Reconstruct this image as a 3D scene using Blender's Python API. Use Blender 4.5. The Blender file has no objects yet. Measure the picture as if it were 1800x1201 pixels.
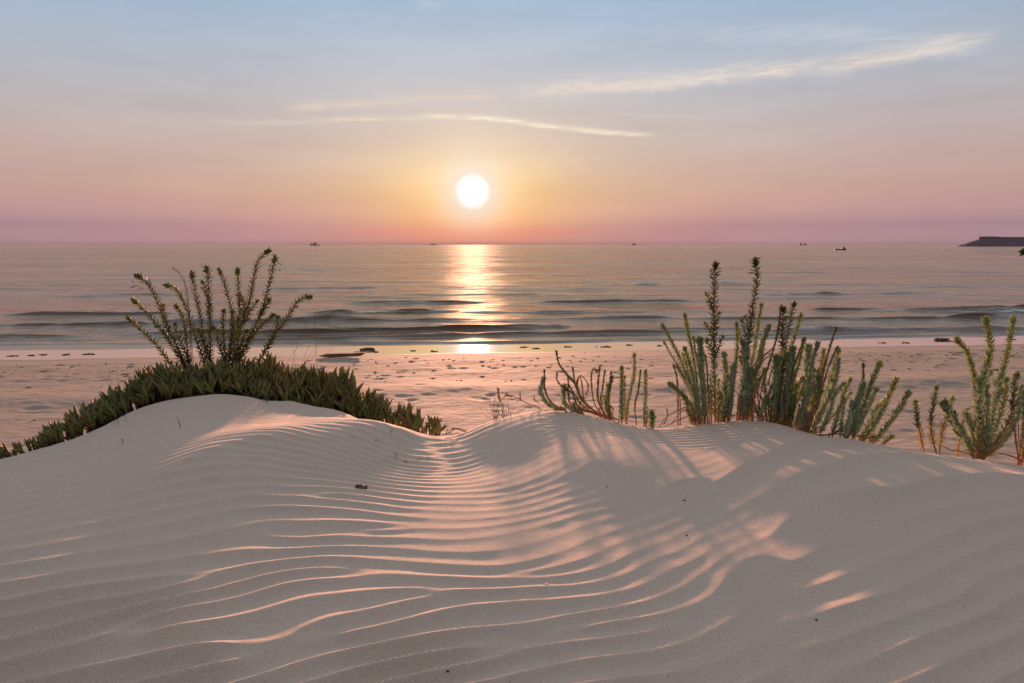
import bpy, math, random
import numpy as np
from mathutils import Vector, Matrix

# ------------------------------------------------------------------ camera
sc = bpy.context.scene
C = sc.collection
PF, PW, PH, HOR = 1200.0, 1800.0, 1201.0, 430.0
CZ = 4.0
TH = math.atan((PH / 2 - HOR) / PF)
cam_d = bpy.data.cameras.new("camera")
cam = bpy.data.objects.new("camera", cam_d)
C.objects.link(cam)
cam.location = (0, 0, CZ)
cam.rotation_euler = (math.pi / 2 - TH, 0, 0)
cam_d.lens = 24.0
cam_d.sensor_width = 36.0
cam_d.sensor_fit = 'HORIZONTAL'
cam_d.clip_start = 0.05
cam_d.clip_end = 60000.0
sc.camera = cam


def ray(px, py):
    xc = (px - PW / 2) / PF
    yc = -(py - PH / 2) / PF
    return np.array([xc, math.cos(TH) + yc * math.sin(TH), -math.sin(TH) + yc * math.cos(TH)])


def at(px, py, d):
    """the point d metres ahead that is seen in this direction from the standpoint"""
    r = ray(px, py)
    s = d / r[1]
    return np.array([r[0] * s, d, CZ + r[2] * s])


# ------------------------------------------------------------------ sun, sky, exposure
sc.view_settings.view_transform = 'Standard'
sc.view_settings.look = 'None'
sc.view_settings.gamma = 1.0
sc.view_settings.use_curve_mapping = False
EXPO = 1.8
sc.view_settings.exposure = EXPO
sr = ray(831, 337)
sr = sr / np.linalg.norm(sr)
SUN_EL = math.asin(sr[2])
SUN_AZ = math.atan2(sr[0], sr[1])

sun_d = bpy.data.lights.new("sun", 'SUN')
sun = bpy.data.objects.new("sun", sun_d)
C.objects.link(sun)
sun_d.energy = 2.9
sun_d.color = (1.0, 0.46, 0.28)
sun_d.angle = math.radians(2.4)       # a low sun veiled by haze: soft shadows
sun.rotation_euler = Vector(sr).to_track_quat('Z', 'Y').to_euler()

world = bpy.data.worlds.new("World")
sc.world = world
world.use_nodes = True
wt = world.node_tree
wt.nodes.clear()


class NB:
    """small builder for math node chains"""
    def __init__(self, tree):
        self.t = tree

    def n(self, kind, **kw):
        nd = self.t.nodes.new(kind)
        for k, v in kw.items():
            setattr(nd, k, v)
        return nd

    def put(self, sock, v):
        if isinstance(v, bpy.types.NodeSocket):
            self.t.links.new(v, sock)
        else:
            sock.default_value = v

    def m(self, op, a, b=None, c=None, clamp=False):
        nd = self.n('ShaderNodeMath', operation=op, use_clamp=clamp)
        self.put(nd.inputs[0], a)
        if b is not None:
            self.put(nd.inputs[1], b)
        if c is not None:
            self.put(nd.inputs[2], c)
        return nd.outputs[0]

    def mapr(self, v, a, b, c=0.0, d=1.0, smooth=False):
        nd = self.n('ShaderNodeMapRange')
        nd.interpolation_type = 'SMOOTHSTEP' if smooth else 'LINEAR'
        nd.clamp = True
        self.put(nd.inputs[0], v)
        for i, x in enumerate((a, b, c, d)):
            self.put(nd.inputs[i + 1], x)
        return nd.outputs[0]

    def ramp(self, v, stops, interp='EASE'):
        nd = self.n('ShaderNodeValToRGB')
        nd.color_ramp.interpolation = interp
        el = nd.color_ramp.elements
        while len(el) < len(stops):
            el.new(0.5)
        for e, (p, c) in zip(el, stops):
            e.position = p
            e.color = (c[0], c[1], c[2], 1)
        self.put(nd.inputs[0], v)
        return nd.outputs[0]

    def mix(self, f, a, b, blend='MIX'):
        nd = self.n('ShaderNodeMix', data_type='RGBA', blend_type=blend)
        nd.clamp_factor = True
        self.put(nd.inputs[0], f)
        for i, v in ((6, a), (7, b)):
            if not isinstance(v, bpy.types.NodeSocket):
                v = (v[0], v[1], v[2], 1)
            self.put(nd.inputs[i], v)
        return nd.outputs[2]

    def comb(self, x, y, z):
        nd = self.n('ShaderNodeCombineXYZ')
        for i, v in enumerate((x, y, z)):
            self.put(nd.inputs[i], v)
        return nd.outputs[0]

    def noise(self, vec, scale, detail=3.0, rough=0.5, dist=0.0, dim='3D'):
        nd = self.n('ShaderNodeTexNoise', noise_dimensions=dim)
        if vec is not None:
            self.t.links.new(vec, nd.inputs['Vector'])
        nd.inputs['Scale'].default_value = scale
        nd.inputs['Detail'].default_value = detail
        nd.inputs['Roughness'].default_value = rough
        nd.inputs['Distortion'].default_value = dist
        return nd.outputs['Fac']


def srgb(r, g, b):
    f = lambda c: (c / 255 / 12.92) if c / 255 <= 0.04045 else ((c / 255 + 0.055) / 1.055) ** 2.4
    return (f(r), f(g), f(b))


def build_world():
    b = NB(wt)
    tc = b.n('ShaderNodeTexCoord')
    sep = b.n('ShaderNodeSeparateXYZ')
    wt.links.new(tc.outputs['Generated'], sep.inputs[0])
    X, Y, Z = sep.outputs
    D = 180 / math.pi
    el = b.m('MULTIPLY', b.m('ARCSINE', Z), D)
    az = b.m('MULTIPLY', b.m('ARCTAN2', X, Y), D)
    # plain sky by elevation
    def at_el(e):
        return max(e, 0) / 90.0
    elp = b.m('POWER', b.m('DIVIDE', b.m('MAXIMUM', el, 0.0), 90.0), 0.5)   # more room near the horizon
    P = lambda e: math.sqrt(max(e, 0) / 90.0)
    far = b.ramp(elp, [
        (P(0.0), srgb(176, 146, 150)),
        (P(0.5), srgb(168, 139, 149)),
        (P(1.5), srgb(162, 132, 146)),
        (P(2.6), srgb(183, 145, 150)),
        (P(4.2), srgb(188, 153, 149)),
        (P(6.5), srgb(189, 163, 161)),
        (P(9.5), srgb(180, 171, 174)),
        (P(13.5), srgb(167, 178, 193)),
        (P(18.5), srgb(146, 174, 202)),
        (P(32), srgb(178, 188, 206)),
        (P(55), srgb(190, 191, 203)),
        (P(90), srgb(193, 190, 202)),
    ], 'LINEAR')
    warm = b.ramp(elp, [
        (P(0.0), srgb(250, 152, 112)),
        (P(1.0), srgb(252, 160, 112)),
        (P(2.2), srgb(255, 190, 122)),
        (P(4.3), srgb(255, 208, 138)),
        (P(7.0), srgb(246, 216, 170)),
        (P(10.0), srgb(238, 214, 190)),
        (P(16), srgb(222, 214, 210)),
        (P(30), srgb(200, 205, 215)),
        (P(60), srgb(160, 180, 205)),
    ], 'LINEAR')
    da = b.m('SUBTRACT', az, SUN_AZ * D)
    da = b.m('MULTIPLY', da, b.m('COSINE', b.m('DIVIDE', el, D)))
    de = b.m('SUBTRACT', el, SUN_EL * D)
    de2 = b.m('MULTIPLY', b.m('MAXIMUM', de, 0.0), 1.35)
    de2 = b.m('ADD', de2, b.m('MULTIPLY', b.m('MINIMUM', de, 0.0), 1.0))
    gm = b.m('SQRT', b.m('ADD', b.m('MULTIPLY', da, da), b.m('MULTIPLY', de2, de2)))
    k = b.m('ADD',
            b.m('MULTIPLY', b.m('EXPONENT', b.m('DIVIDE', b.m('MAXIMUM', b.m('SUBTRACT', gm, 2.0), 0.0), -5.0)), 0.66),
            b.m('MULTIPLY', b.m('EXPONENT', b.m('DIVIDE', gm, -17.0)), 0.53))
    sky = b.mix(k, far, warm)
    cg = b.m('ADD', b.m('ADD', b.m('MULTIPLY', X, float(sr[0])), b.m('MULTIPLY', Y, float(sr[1]))), b.m('MULTIPLY', Z, float(sr[2])))
    dim = b.mapr(cg, -1.0, 1.0, 0.42, 1.10)                # the sky away from a low sun is dimmer
    sky = b.mix(1.0, sky, b.comb(dim, dim, dim), 'MULTIPLY')
    # thin cirrus, laid out by azimuth and elevation
    nA = b.noise(b.comb(b.m('ADD', b.m('MULTIPLY', az, 0.20), b.m('MULTIPLY', el, -0.35)), b.m('MULTIPLY', el, 1.3), 3.7), 1.7, 4.0, 0.62, 0.6)
    nW = b.noise(b.comb(b.m('MULTIPLY', az, 0.25), b.m('MULTIPLY', el, 0.3), 1.3), 1.6, 2.0, 0.6)

    def line(pts, w_lo, w_hi, strength, scale, shear, a_soft, tint):
        aa, ee = [], []
        for px, py in pts:
            r = ray(px, py)
            r = r / np.linalg.norm(r)
            aa.append(math.degrees(math.atan2(r[0], r[1])))
            ee.append(math.degrees(math.asin(r[2])))
        a0, a1 = aa[0], aa[-1]
        e0, e1 = min(ee) - 1, max(ee) + 1
        fc = b.n('ShaderNodeFloatCurve')
        cv = fc.mapping.curves[0]
        for i, (a, e) in enumerate(zip(aa, ee)):
            x, y = (a - a0) / (a1 - a0), (e - e0) / (e1 - e0)
            if i == 0:
                cv.points[0].location = (x, y)
            elif i == len(aa) - 1:
                cv.points[-1].location = (x, y)
            else:
                cv.points.new(x, y)
        fc.mapping.update()
        t = b.mapr(az, a0, a1)
        b.put(fc.inputs['Value'], t)
        f = b.m('ADD', b.m('MULTIPLY', fc.outputs[0], e1 - e0), e0)
        off = b.m('SUBTRACT', el, f)
        n1, nw = nA, nW
        off = b.m('ADD', off, b.m('MULTIPLY', b.m('SUBTRACT', nw, 0.5), w_hi * 0.9))
        up = b.m('DIVIDE', b.m('MAXIMUM', off, 0.0), w_hi)
        dn = b.m('DIVIDE', b.m('MINIMUM', off, 0.0), w_lo)
        g = b.m('EXPONENT', b.m('MULTIPLY', b.m('ADD', b.m('MULTIPLY', up, up), b.m('MULTIPLY', dn, dn)), -1.0))
        inside = b.m('MULTIPLY', b.mapr(az, a0, a0 + a_soft, 0, 1, True), b.mapr(az, a1, a1 - a_soft, 0, 1, True))
        g = b.m('MULTIPLY', b.m('MULTIPLY', g, inside), b.mapr(n1, 0.32, 0.64, 0.34, 1.0, True))
        return b.m('MULTIPLY', g, strength), tint
    clouds = [
        line([(880, 168), (960, 161), (1080, 153), (1200, 146), (1300, 132), (1420, 122), (1560, 104), (1660, 84), (1790, 56)],
             0.42, 0.80, 0.85, 1.5, -0.30, 4.0, srgb(236, 222, 208)),
        line([(1100, 66), (1250, 62), (1400, 60), (1550, 70), (1700, 90), (1850, 105)], 0.65, 0.8, 0.42, 1.2, 0.2, 7.0, srgb(214, 214, 220)),
        line([(690, 206), (780, 207), (870, 210), (960, 222), (1060, 233), (1180, 239)], 0.17, 0.22, 0.95, 1.9, 0.5, 4.5, srgb(255, 240, 212)),
        line([(560, 213), (640, 210), (700, 210), (770, 214)], 0.13, 0.2, 0.75, 2.0, 0.5, 2.5, srgb(248, 226, 200)),
        line([(350, 214), (430, 216), (520, 215), (620, 212)], 0.18, 0.24, 0.5, 2.0, 0.5, 2.5, srgb(226, 208, 192)),
        line([(470, 195), (560, 188), (640, 183), (760, 172), (900, 170)], 0.24, 0.36, 0.5, 1.7, -0.4, 3.5, srgb(240, 218, 190)),
        line([(1000, 208), (1080, 203), (1200, 206), (1280, 208)], 0.14, 0.2, 0.25, 1.9, 0.4, 3.0, srgb(228, 208, 192)),
        line([(1600, 135), (1720, 138), (1850, 142)], 0.4, 0.4, 0.16, 1.5, 0.4, 3.0, srgb(205, 205, 212)),
        line([(725, 12), (755, 10), (785, 14)], 0.2, 0.3, 0.35, 2.5, 0.4, 0.8, srgb(215, 218, 226)),
        line([(560, 30), (600, 28), (660, 26)], 0.12, 0.2, 0.22, 2.5, 0.4, 0.8, srgb(205, 210, 220)),
    ]
    for f, tint in clouds:
        sky = b.mix(f, sky, tint)
    nh = b.noise(b.comb(b.m('MULTIPLY', az, 0.05), b.m('MULTIPLY', el, 0.28), 8.0), 1.5, 3.0, 0.55)
    hz_ = b.mapr(nh, 0.3, 0.7, 0.955, 1.045)
    sky = b.mix(1.0, sky, b.comb(hz_, hz_, hz_), 'MULTIPLY')
    # pale aureole and the overexposed disc of the low sun
    gr = b.m('SQRT', b.m('ADD', b.m('MULTIPLY', da, da), b.m('MULTIPLY', de, de)))
    ha = b.m('EXPONENT', b.m('MULTIPLY', b.m('POWER', b.m('DIVIDE', gr, 2.6), 2.0), -1.0))
    sky = b.mix(b.m('MULTIPLY', ha, 0.95), sky, srgb(246, 240, 232))
    disc = b.mapr(gr, 0.60, 1.60, 1.0, 0.0, True)
    sky = b.mix(disc, sky, (1.5, 1.45, 1.38))
    bg = b.n('ShaderNodeBackground')
    wt.links.new(sky, bg.inputs['Color'])
    bg.inputs['Strength'].default_value = 1.0 / (2 ** EXPO)
    out = b.n('ShaderNodeOutputWorld')
    wt.links.new(bg.outputs[0], out.inputs['Surface'])


build_world()
world.cycles.sampling_method = 'NONE'        # a smooth sky: found by the bounced rays themselves

cy = sc.cycles
cy.use_denoising = True
cy.max_bounces = 6
cy.diffuse_bounces = 3
cy.glossy_bounces = 3
cy.transmission_bounces = 4
cy.volume_bounces = 0
cy.transparent_max_bounces = 8
cy.sample_clamp_direct = 0.34
cy.sample_clamp_indirect = 0.6

random.seed(7)
rng = np.random.default_rng(7)

# ------------------------------------------------------------------ helpers


def tag(o, label=None, cat=None, group=None, kind=None):
    for k, v in (('label', label), ('category', cat), ('group', group), ('kind', kind)):
        if v:
            o[k] = v
    return o


def empty(name, loc=(0, 0, 0)):
    o = bpy.data.objects.new(name, None)
    o.empty_display_size = 0.1
    C.objects.link(o)
    o.location = loc
    return o


def link_mesh(name, me, mat, parent=None, loc=None):
    o = bpy.data.objects.new(name, me)
    C.objects.link(o)
    if mat is not None and len(me.materials) == 0:
        me.materials.append(mat)
    if parent is not None:
        o.parent = parent
        if loc is None:
            o.location = -Vector(parent.location)      # geometry is given in world coordinates
    if loc is not None:
        o.location = loc
    return o


def mesh_np(name, v, f, smooth=True, col=None, attrs=None):
    """v (n,3); f (m,3|4) array or list of faces"""
    me = bpy.data.meshes.new(name)
    v = np.asarray(v, dtype=np.float32)
    if isinstance(f, np.ndarray):
        k = f.shape[1]
        me.vertices.add(len(v))
        me.vertices.foreach_set('co', v.ravel())
        me.loops.add(f.size)
        me.loops.foreach_set('vertex_index', f.astype(np.int32).ravel())
        me.polygons.add(len(f))
        me.polygons.foreach_set('loop_start', np.arange(0, f.size, k, dtype=np.int32))
        me.update(calc_edges=True)
    else:
        me.from_pydata([tuple(p) for p in v], [], f)
        me.update()
    me.polygons.foreach_set('use_smooth', np.full(len(me.polygons), smooth))
    if col is not None:
        a = me.color_attributes.new('Col', 'FLOAT_COLOR', 'POINT')
        c4 = np.ones((len(v), 4), dtype=np.float32)
        c4[:, :3] = col
        a.data.foreach_set('color', c4.ravel())
    for k, val in (attrs or {}).items():
        a = me.attributes.new(k, 'FLOAT', 'POINT')
        a.data.foreach_set('value', np.asarray(val, dtype=np.float32).ravel())
    return me


def grid_faces(nx, ny):
    i = np.arange(nx * ny).reshape(ny, nx)
    return np.stack([i[:-1, :-1], i[:-1, 1:], i[1:, 1:], i[1:, :-1]], -1).reshape(-1, 4)


def spread(*segs):
    """graded coordinates: (from, to, step) pieces, each step may be a pair"""
    out = []
    for a, b_, s in segs:
        if isinstance(s, tuple):
            s0, s1 = s
            n = max(2, int(abs(b_ - a) / ((s0 + s1) / 2)))
            w = np.linspace(s0, s1, n)
            c = np.concatenate([[0], np.cumsum(w)])
            out.append(a + (b_ - a) * c[:-1] / c[-1])
        else:
            n = max(1, int(round(abs(b_ - a) / s)))
            out.append(np.linspace(a, b_, n, endpoint=False))
    out.append(np.array([segs[-1][1]]))
    return np.concatenate(out)


def smooth01(a, b_, x):
    t = np.clip((np.asarray(x, dtype=float) - a) / (b_ - a), 0, 1)
    return t * t * (3 - 2 * t)


def vnoise(x, y, seed=0):
    """smooth value noise, about -1..1"""
    r = np.random.default_rng(seed)
    tab = r.uniform(-1, 1, (256, 256))
    xi, yi = np.floor(x).astype(int), np.floor(y).astype(int)
    fx, fy = x - xi, y - yi
    fx, fy = fx ** 3 * (fx * (fx * 6 - 15) + 10), fy ** 3 * (fy * (fy * 6 - 15) + 10)
    g = lambda i, j: tab[i & 255, j & 255]
    return ((g(xi, yi) * (1 - fx) + g(xi + 1, yi) * fx) * (1 - fy) + (g(xi, yi + 1) * (1 - fx) + g(xi + 1, yi + 1) * fx) * fy)


class TPS:
    """smooth surface through scattered values"""
    def __init__(self, p, v, lam=0.0):
        p = np.asarray(p, float)
        v = np.asarray(v, float)
        n = len(p)
        K = self.u(((p[:, None] - p[None]) ** 2).sum(-1))
        A = np.zeros((n + 3, n + 3))
        A[:n, :n] = K + lam * np.eye(n)
        A[:n, n] = 1
        A[:n, n + 1:] = p
        A[n, :n] = 1
        A[n + 1:, :n] = p.T
        w = np.linalg.solve(A, np.concatenate([v, np.zeros(3)]))
        self.p, self.w = p, w

    @staticmethod
    def u(r2):
        return 0.5 * r2 * np.log(r2 + 1e-9)

    def __call__(self, x, y):
        x = np.asarray(x, float)
        sh = x.shape
        x = x.ravel()
        y = np.asarray(y, float).ravel()
        n = len(self.p)
        if len(x) < 3000:
            r2 = (x[:, None] - self.p[None, :, 0]) ** 2 + (y[:, None] - self.p[None, :, 1]) ** 2
            return (self.u(r2) @ self.w[:n] + self.w[n] + self.w[n + 1] * x + self.w[n + 2] * y).reshape(sh)
        out = self.w[n] + self.w[n + 1] * x + self.w[n + 2] * y
        for i in range(n):
            out += self.w[i] * self.u((x - self.p[i, 0]) ** 2 + (y - self.p[i, 1]) ** 2)
        return out.reshape(sh)


def catmull(pts, n):
    p = np.asarray(pts, float)
    if len(p) == 2:
        t = np.linspace(0, 1, n)[:, None]
        return p[0] * (1 - t) + p[1] * t
    p = np.vstack([2 * p[0] - p[1], p, 2 * p[-1] - p[-2]])
    seg = len(p) - 3
    out = []
    for t in np.linspace(0, seg, n):
        i = min(int(t), seg - 1)
        u = t - i
        a, b_, c, d = p[i:i + 4]
        out.append(0.5 * ((2 * b_) + (c - a) * u + (2 * a - 5 * b_ + 4 * c - d) * u * u + (3 * b_ - a - 3 * c + d) * u ** 3))
    return np.array(out)


def frames(path):
    t = np.gradient(path, axis=0)
    t /= np.linalg.norm(t, axis=1)[:, None] + 1e-12
    up = np.array([0.3, 1.0, 0.1])
    n = np.cross(t, up)
    n /= np.linalg.norm(n, axis=1)[:, None] + 1e-12
    b_ = np.cross(t, n)
    return t, n, b_


def tube(path, rad, sides=6):
    """closed tapered tube -> verts, quads(list)"""
    path = np.asarray(path, float)
    rad = np.broadcast_to(np.asarray(rad, float), (len(path),))
    t, n, b_ = frames(path)
    a = np.arange(sides) * 2 * math.pi / sides
    v = path[:, None] + rad[:, None, None] * (np.cos(a)[None, :, None] * n[:, None] + np.sin(a)[None, :, None] * b_[:, None])
    v = v.reshape(-1, 3)
    f = []
    for i in range(len(path) - 1):
        for j in range(sides):
            k = (j + 1) % sides
            f.append((i * sides + j, i * sides + k, (i + 1) * sides + k, (i + 1) * sides + j))
    f.append(tuple(range(sides))[::-1])
    f.append(tuple((len(path) - 1) * sides + j for j in range(sides)))
    return v, f


class MB:
    """collects shapes, then links them as one mesh object"""
    def __init__(self):
        self.v, self.f, self.c = [], [], []

    def add(self, v, f, col=None):
        o = sum(len(x) for x in self.v)
        self.v.append(np.asarray(v, float))
        self.f += [tuple(i + o for i in q) for q in f]
        self.c.append(np.broadcast_to(np.asarray(col if col is not None else (1, 1, 1), float), (len(v), 3)))

    def box(self, a, b_):
        x0, y0, z0 = a
        x1, y1, z1 = b_
        v = [(x0, y0, z0), (x1, y0, z0), (x1, y1, z0), (x0, y1, z0), (x0, y0, z1), (x1, y0, z1), (x1, y1, z1), (x0, y1, z1)]
        self.add(v, [(0, 3, 2, 1), (4, 5, 6, 7), (0, 1, 5, 4), (1, 2, 6, 5), (2, 3, 7, 6), (3, 0, 4, 7)])

    def build(self, name, mat, parent=None, loc=None, smooth=True):
        me = mesh_np(name, np.concatenate(self.v), self.f, smooth, col=np.concatenate(self.c))
        return link_mesh(name, me, mat, parent, loc)


# ------------------------------------------------------------------ materials


def new_mat(name):
    m = bpy.data.materials.new(name)
    m.use_nodes = True
    nt = m.node_tree
    nt.nodes.clear()
    b = NB(nt)
    out = b.n('ShaderNodeOutputMaterial')
    return m, b, out


def simple_mat(name, col, rough=0.7, noise_scale=None, var=0.2, metal=0.0):
    m, b, out = new_mat(name)
    p = b.n('ShaderNodeBsdfPrincipled')
    p.inputs['Roughness'].default_value = rough
    p.inputs['Metallic'].default_value = metal
    if noise_scale:
        tc = b.n('ShaderNodeTexCoord')
        n = b.noise(tc.outputs['Object'], noise_scale, 4)
        c0 = tuple(c * (1 - var) for c in col)
        c1 = tuple(c * (1 + var) for c in col)
        b.put(p.inputs['Base Color'], b.ramp(n, [(0.3, c0), (0.7, c1)], 'LINEAR'))
    else:
        p.inputs['Base Color'].default_value = (*col, 1)
    b.t.links.new(p.outputs[0], out.inputs['Surface'])
    return m


def dune_sand_mat():
    m, b, out = new_mat("dry_dune_sand")
    p = b.n('ShaderNodeBsdfPrincipled')
    geo = b.n('ShaderNodeNewGeometry')
    pos = geo.outputs['Position']
    grain = b.noise(pos, 420.0, 3.0, 0.75)
    patch = b.noise(pos, 2.2, 4.0, 0.55)
    mid = b.noise(pos, 45.0, 3.0, 0.6)
    c = b.ramp(grain, [(0.27, (0.34, 0.245, 0.18)), (0.5, (0.66, 0.52, 0.40)), (0.75, (0.88, 0.75, 0.61))], 'LINEAR')
    c = b.mix(b.mapr(patch, 0.35, 0.7, 0.0, 0.35), c, (0.61, 0.475, 0.365))
    c = b.mix(b.mapr(mid, 0.3, 0.7, 0.0, 0.25), c, (0.70, 0.565, 0.45))
    sp = b.noise(pos, 330.0, 0.0, 0.5)
    c = b.mix(b.mapr(sp, 0.80, 0.84, 0.0, 0.8), c, (0.97, 0.93, 0.86))  # glints on the grains, painted in as pale specks
    sp2 = b.noise(pos, 260.0, 0.0, 0.5)
    c = b.mix(b.mapr(sp2, 0.19, 0.15, 0.0, 0.7), c, (0.10, 0.075, 0.06))
    b.put(p.inputs['Base Color'], c)
    p.inputs['Roughness'].default_value = 0.9
    p.inputs['Specular IOR Level'].default_value = 0.2
    bp = b.n('ShaderNodeBump')
    bp.inputs['Strength'].default_value = 0.8
    bp.inputs['Distance'].default_value = 0.0022
    b.put(bp.inputs['Height'], b.m('ADD', grain, b.m('MULTIPLY', mid, 1.0)))
    b.t.links.new(bp.outputs[0], p.inputs['Normal'])
    b.t.links.new(p.outputs[0], out.inputs['Surface'])
    return m


def beach_sand_mat():
    """damp-to-wet beach; 'wet' runs from 0 (dry) to 1 (film of water), 'weed' marks the old tide line"""
    m, b, out = new_mat("beach_sand")
    p = b.n('ShaderNodeBsdfPrincipled')
    geo = b.n('ShaderNodeNewGeometry')
    pos = geo.outputs['Position']
    wet = b.n('ShaderNodeAttribute', attribute_name='wet').outputs['Fac']
    weed = b.n('ShaderNodeAttribute', attribute_name='weed').outputs['Fac']
    mp = b.n('ShaderNodeMapping')
    mp.inputs['Scale'].default_value = (0.45, 1.0, 1.0)
    b.t.links.new(pos, mp.inputs[0])
    n1 = b.noise(mp.outputs[0], 3.0, 5.0, 0.6)
    n2 = b.noise(pos, 55.0, 4.0, 0.7)
    n3 = b.noise(mp.outputs[0], 9.0, 4.0, 0.65)
    dry = b.ramp(n1, [(0.3, (0.31, 0.245, 0.185)), (0.7, (0.41, 0.335, 0.26))], 'LINEAR')
    dry = b.mix(b.mapr(n2, 0.35, 0.7, 0.0, 0.4), dry, (0.31, 0.245, 0.19))
    weedf = b.m('MULTIPLY', weed, b.mapr(n3, 0.47, 0.62, 0.0, 0.8, True))
    dry = b.mix(weedf, dry, (0.17, 0.15, 0.075))
    c = b.mix(b.mapr(wet, 0.0, 0.8), dry, (0.16, 0.12, 0.095))
    b.put(p.inputs['Base Color'], c)
    edge = b.m('ADD', wet, b.m('MULTIPLY', b.m('SUBTRACT', n1, 0.5), 0.45))
    b.put(p.inputs['Roughness'], b.mapr(edge, 0.35, 0.6, 0.85, 0.05, True))
    b.put(p.inputs['Specular IOR Level'], b.mapr(edge, 0.35, 0.6, 0.25, 0.5, True))
    b.put(p.inputs['Coat Weight'], b.mapr(edge, 0.4, 0.6, 0.0, 1.0, True))
    p.inputs['Coat Roughness'].default_value = 0.03
    p.inputs['Coat IOR'].default_value = 2.0
    bp = b.n('ShaderNodeBump')
    b.put(bp.inputs['Strength'], b.mapr(edge, 0.3, 0.5, 0.6, 0.0, True))
    bp.inputs['Distance'].default_value = 0.02
    b.put(bp.inputs['Height'], b.m('ADD', b.m('MULTIPLY', n2, 0.4), b.m('MULTIPLY', n3, 0.8)))
    b.t.links.new(bp.outputs[0], p.inputs['Normal'])
    b.t.links.new(p.outputs[0], out.inputs['Surface'])
    return m


def sea_mat():
    m, b, out = new_mat("sea_water")
    p = b.n('ShaderNodeBsdfPrincipled')
    geo = b.n('ShaderNodeNewGeometry')
    pos = geo.outputs['Position']
    foam = b.n('ShaderNodeAttribute', attribute_name='foam').outputs['Fac']
    shal = b.n('ShaderNodeAttribute', attribute_name='shallow').outputs['Fac']

    def layer(sx, sy, scale, detail):
        mp = b.n('ShaderNodeMapping')
        mp.inputs['Scale'].default_value = (sx, sy, 1.0)
        mp.inputs['Rotation'].default_value = (0, 0, 0.06)
        b.t.links.new(pos, mp.inputs[0])
        return b.noise(mp.outputs[0], scale, detail, 0.55)
    a1 = layer(0.14, 1.0, 1.6, 3.0)
    a2 = layer(0.18, 1.0, 6.0, 2.0)
    a3 = layer(0.12, 1.0, 0.25, 3.0)
    a6 = layer(0.36, 0.4, 1.0, 2.0)
    a7 = layer(0.10, 0.10, 1.0, 2.0)
    a8 = layer(0.028, 0.026, 1.0, 2.0)
    a4 = layer(0.16, 1.0, 0.045, 3.0)
    a5 = layer(0.14, 1.0, 0.012, 3.0)
    h = b.m('ADD', b.m('MULTIPLY', a1, 0.26), b.m('ADD', b.m('MULTIPLY', a2, 0.075), b.m('MULTIPLY', a3, 1.0)))
    h = b.m('ADD', h, b.m('ADD', b.m('MULTIPLY', a4, 2.5), b.m('MULTIPLY', a5, 6.0)))
    h = b.m('ADD', h, b.m('ADD', b.m('MULTIPLY', a6, 0.32), b.m('ADD', b.m('MULTIPLY', a7, 1.5), b.m('MULTIPLY', a8, 5.0))))
    bp = b.n('ShaderNodeBump')
    b.put(bp.inputs['Strength'], b.mapr(shal, 0.0, 1.0, 0.55, 0.12))
    bp.inputs['Distance'].default_value = 1.0
    b.put(bp.inputs['Height'], h)
    n = b.noise(pos, 7.0, 5.0, 0.65)
    fm = b.m('MULTIPLY', foam, b.mapr(n, 0.25, 0.6, 0.35, 1.0))
    c = b.mix(shal, (0.13, 0.092, 0.062), (0.15, 0.105, 0.075))
    c = b.mix(fm, c, (0.72, 0.74, 0.80))
    rg = b.mapr(layer(0.2, 1.0, 0.05, 3.0), 0.35, 0.65, 0.06, 0.16)
    df = b.n('ShaderNodeBsdfDiffuse')
    b.put(df.inputs['Color'], c)
    gl = b.n('ShaderNodeBsdfGlossy')
    gl.inputs['Color'].default_value = (1.0, 0.91, 0.78, 1)           # golden tint put into the reflections to warm the mirrored sky
    b.put(gl.inputs['Roughness'], rg)
    fr = b.n('ShaderNodeFresnel')
    fr.inputs['IOR'].default_value = 1.45
    for nd in (df, gl, fr):
        b.t.links.new(bp.outputs[0], nd.inputs['Normal'])
    mx = b.n('ShaderNodeMixShader')
    b.put(mx.inputs[0], b.m('MULTIPLY', fr.outputs[0], b.mapr(fm, 0.0, 0.7, 1.0, 0.15)))
    b.t.links.new(df.outputs[0], mx.inputs[1])
    b.t.links.new(gl.outputs[0], mx.inputs[2])
    b.t.links.new(mx.outputs[0], out.inputs['Surface'])
    b.t.nodes.remove(p)
    return m


def leaf_mat(name, trans=0.35, rough=0.5, noise=120.0, var=0.3):
    """colour comes from the mesh's own vertex colours"""
    m, b, out = new_mat(name)
    at_ = b.n('ShaderNodeVertexColor', layer_name='Col')
    geo = b.n('ShaderNodeNewGeometry')
    n = b.noise(geo.outputs['Position'], noise, 2.0)
    c = b.mix(b.mapr(n, 0.35, 0.65, 0.0, var), at_.outputs[0], (0.02, 0.02, 0.012))
    p = b.n('ShaderNodeBsdfPrincipled')
    b.put(p.inputs['Base Color'], c)
    p.inputs['Roughness'].default_value = rough
    p.inputs['Specular IOR Level'].default_value = 0.35
    tr = b.n('ShaderNodeBsdfTranslucent')
    b.put(tr.inputs['Color'], c)
    mx = b.n('ShaderNodeMixShader')
    mx.inputs[0].default_value = trans
    b.t.links.new(p.outputs[0], mx.inputs[1])
    b.t.links.new(tr.outputs[0], mx.inputs[2])
    b.t.links.new(mx.outputs[0], out.inputs['Surface'])
    return m


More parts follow.
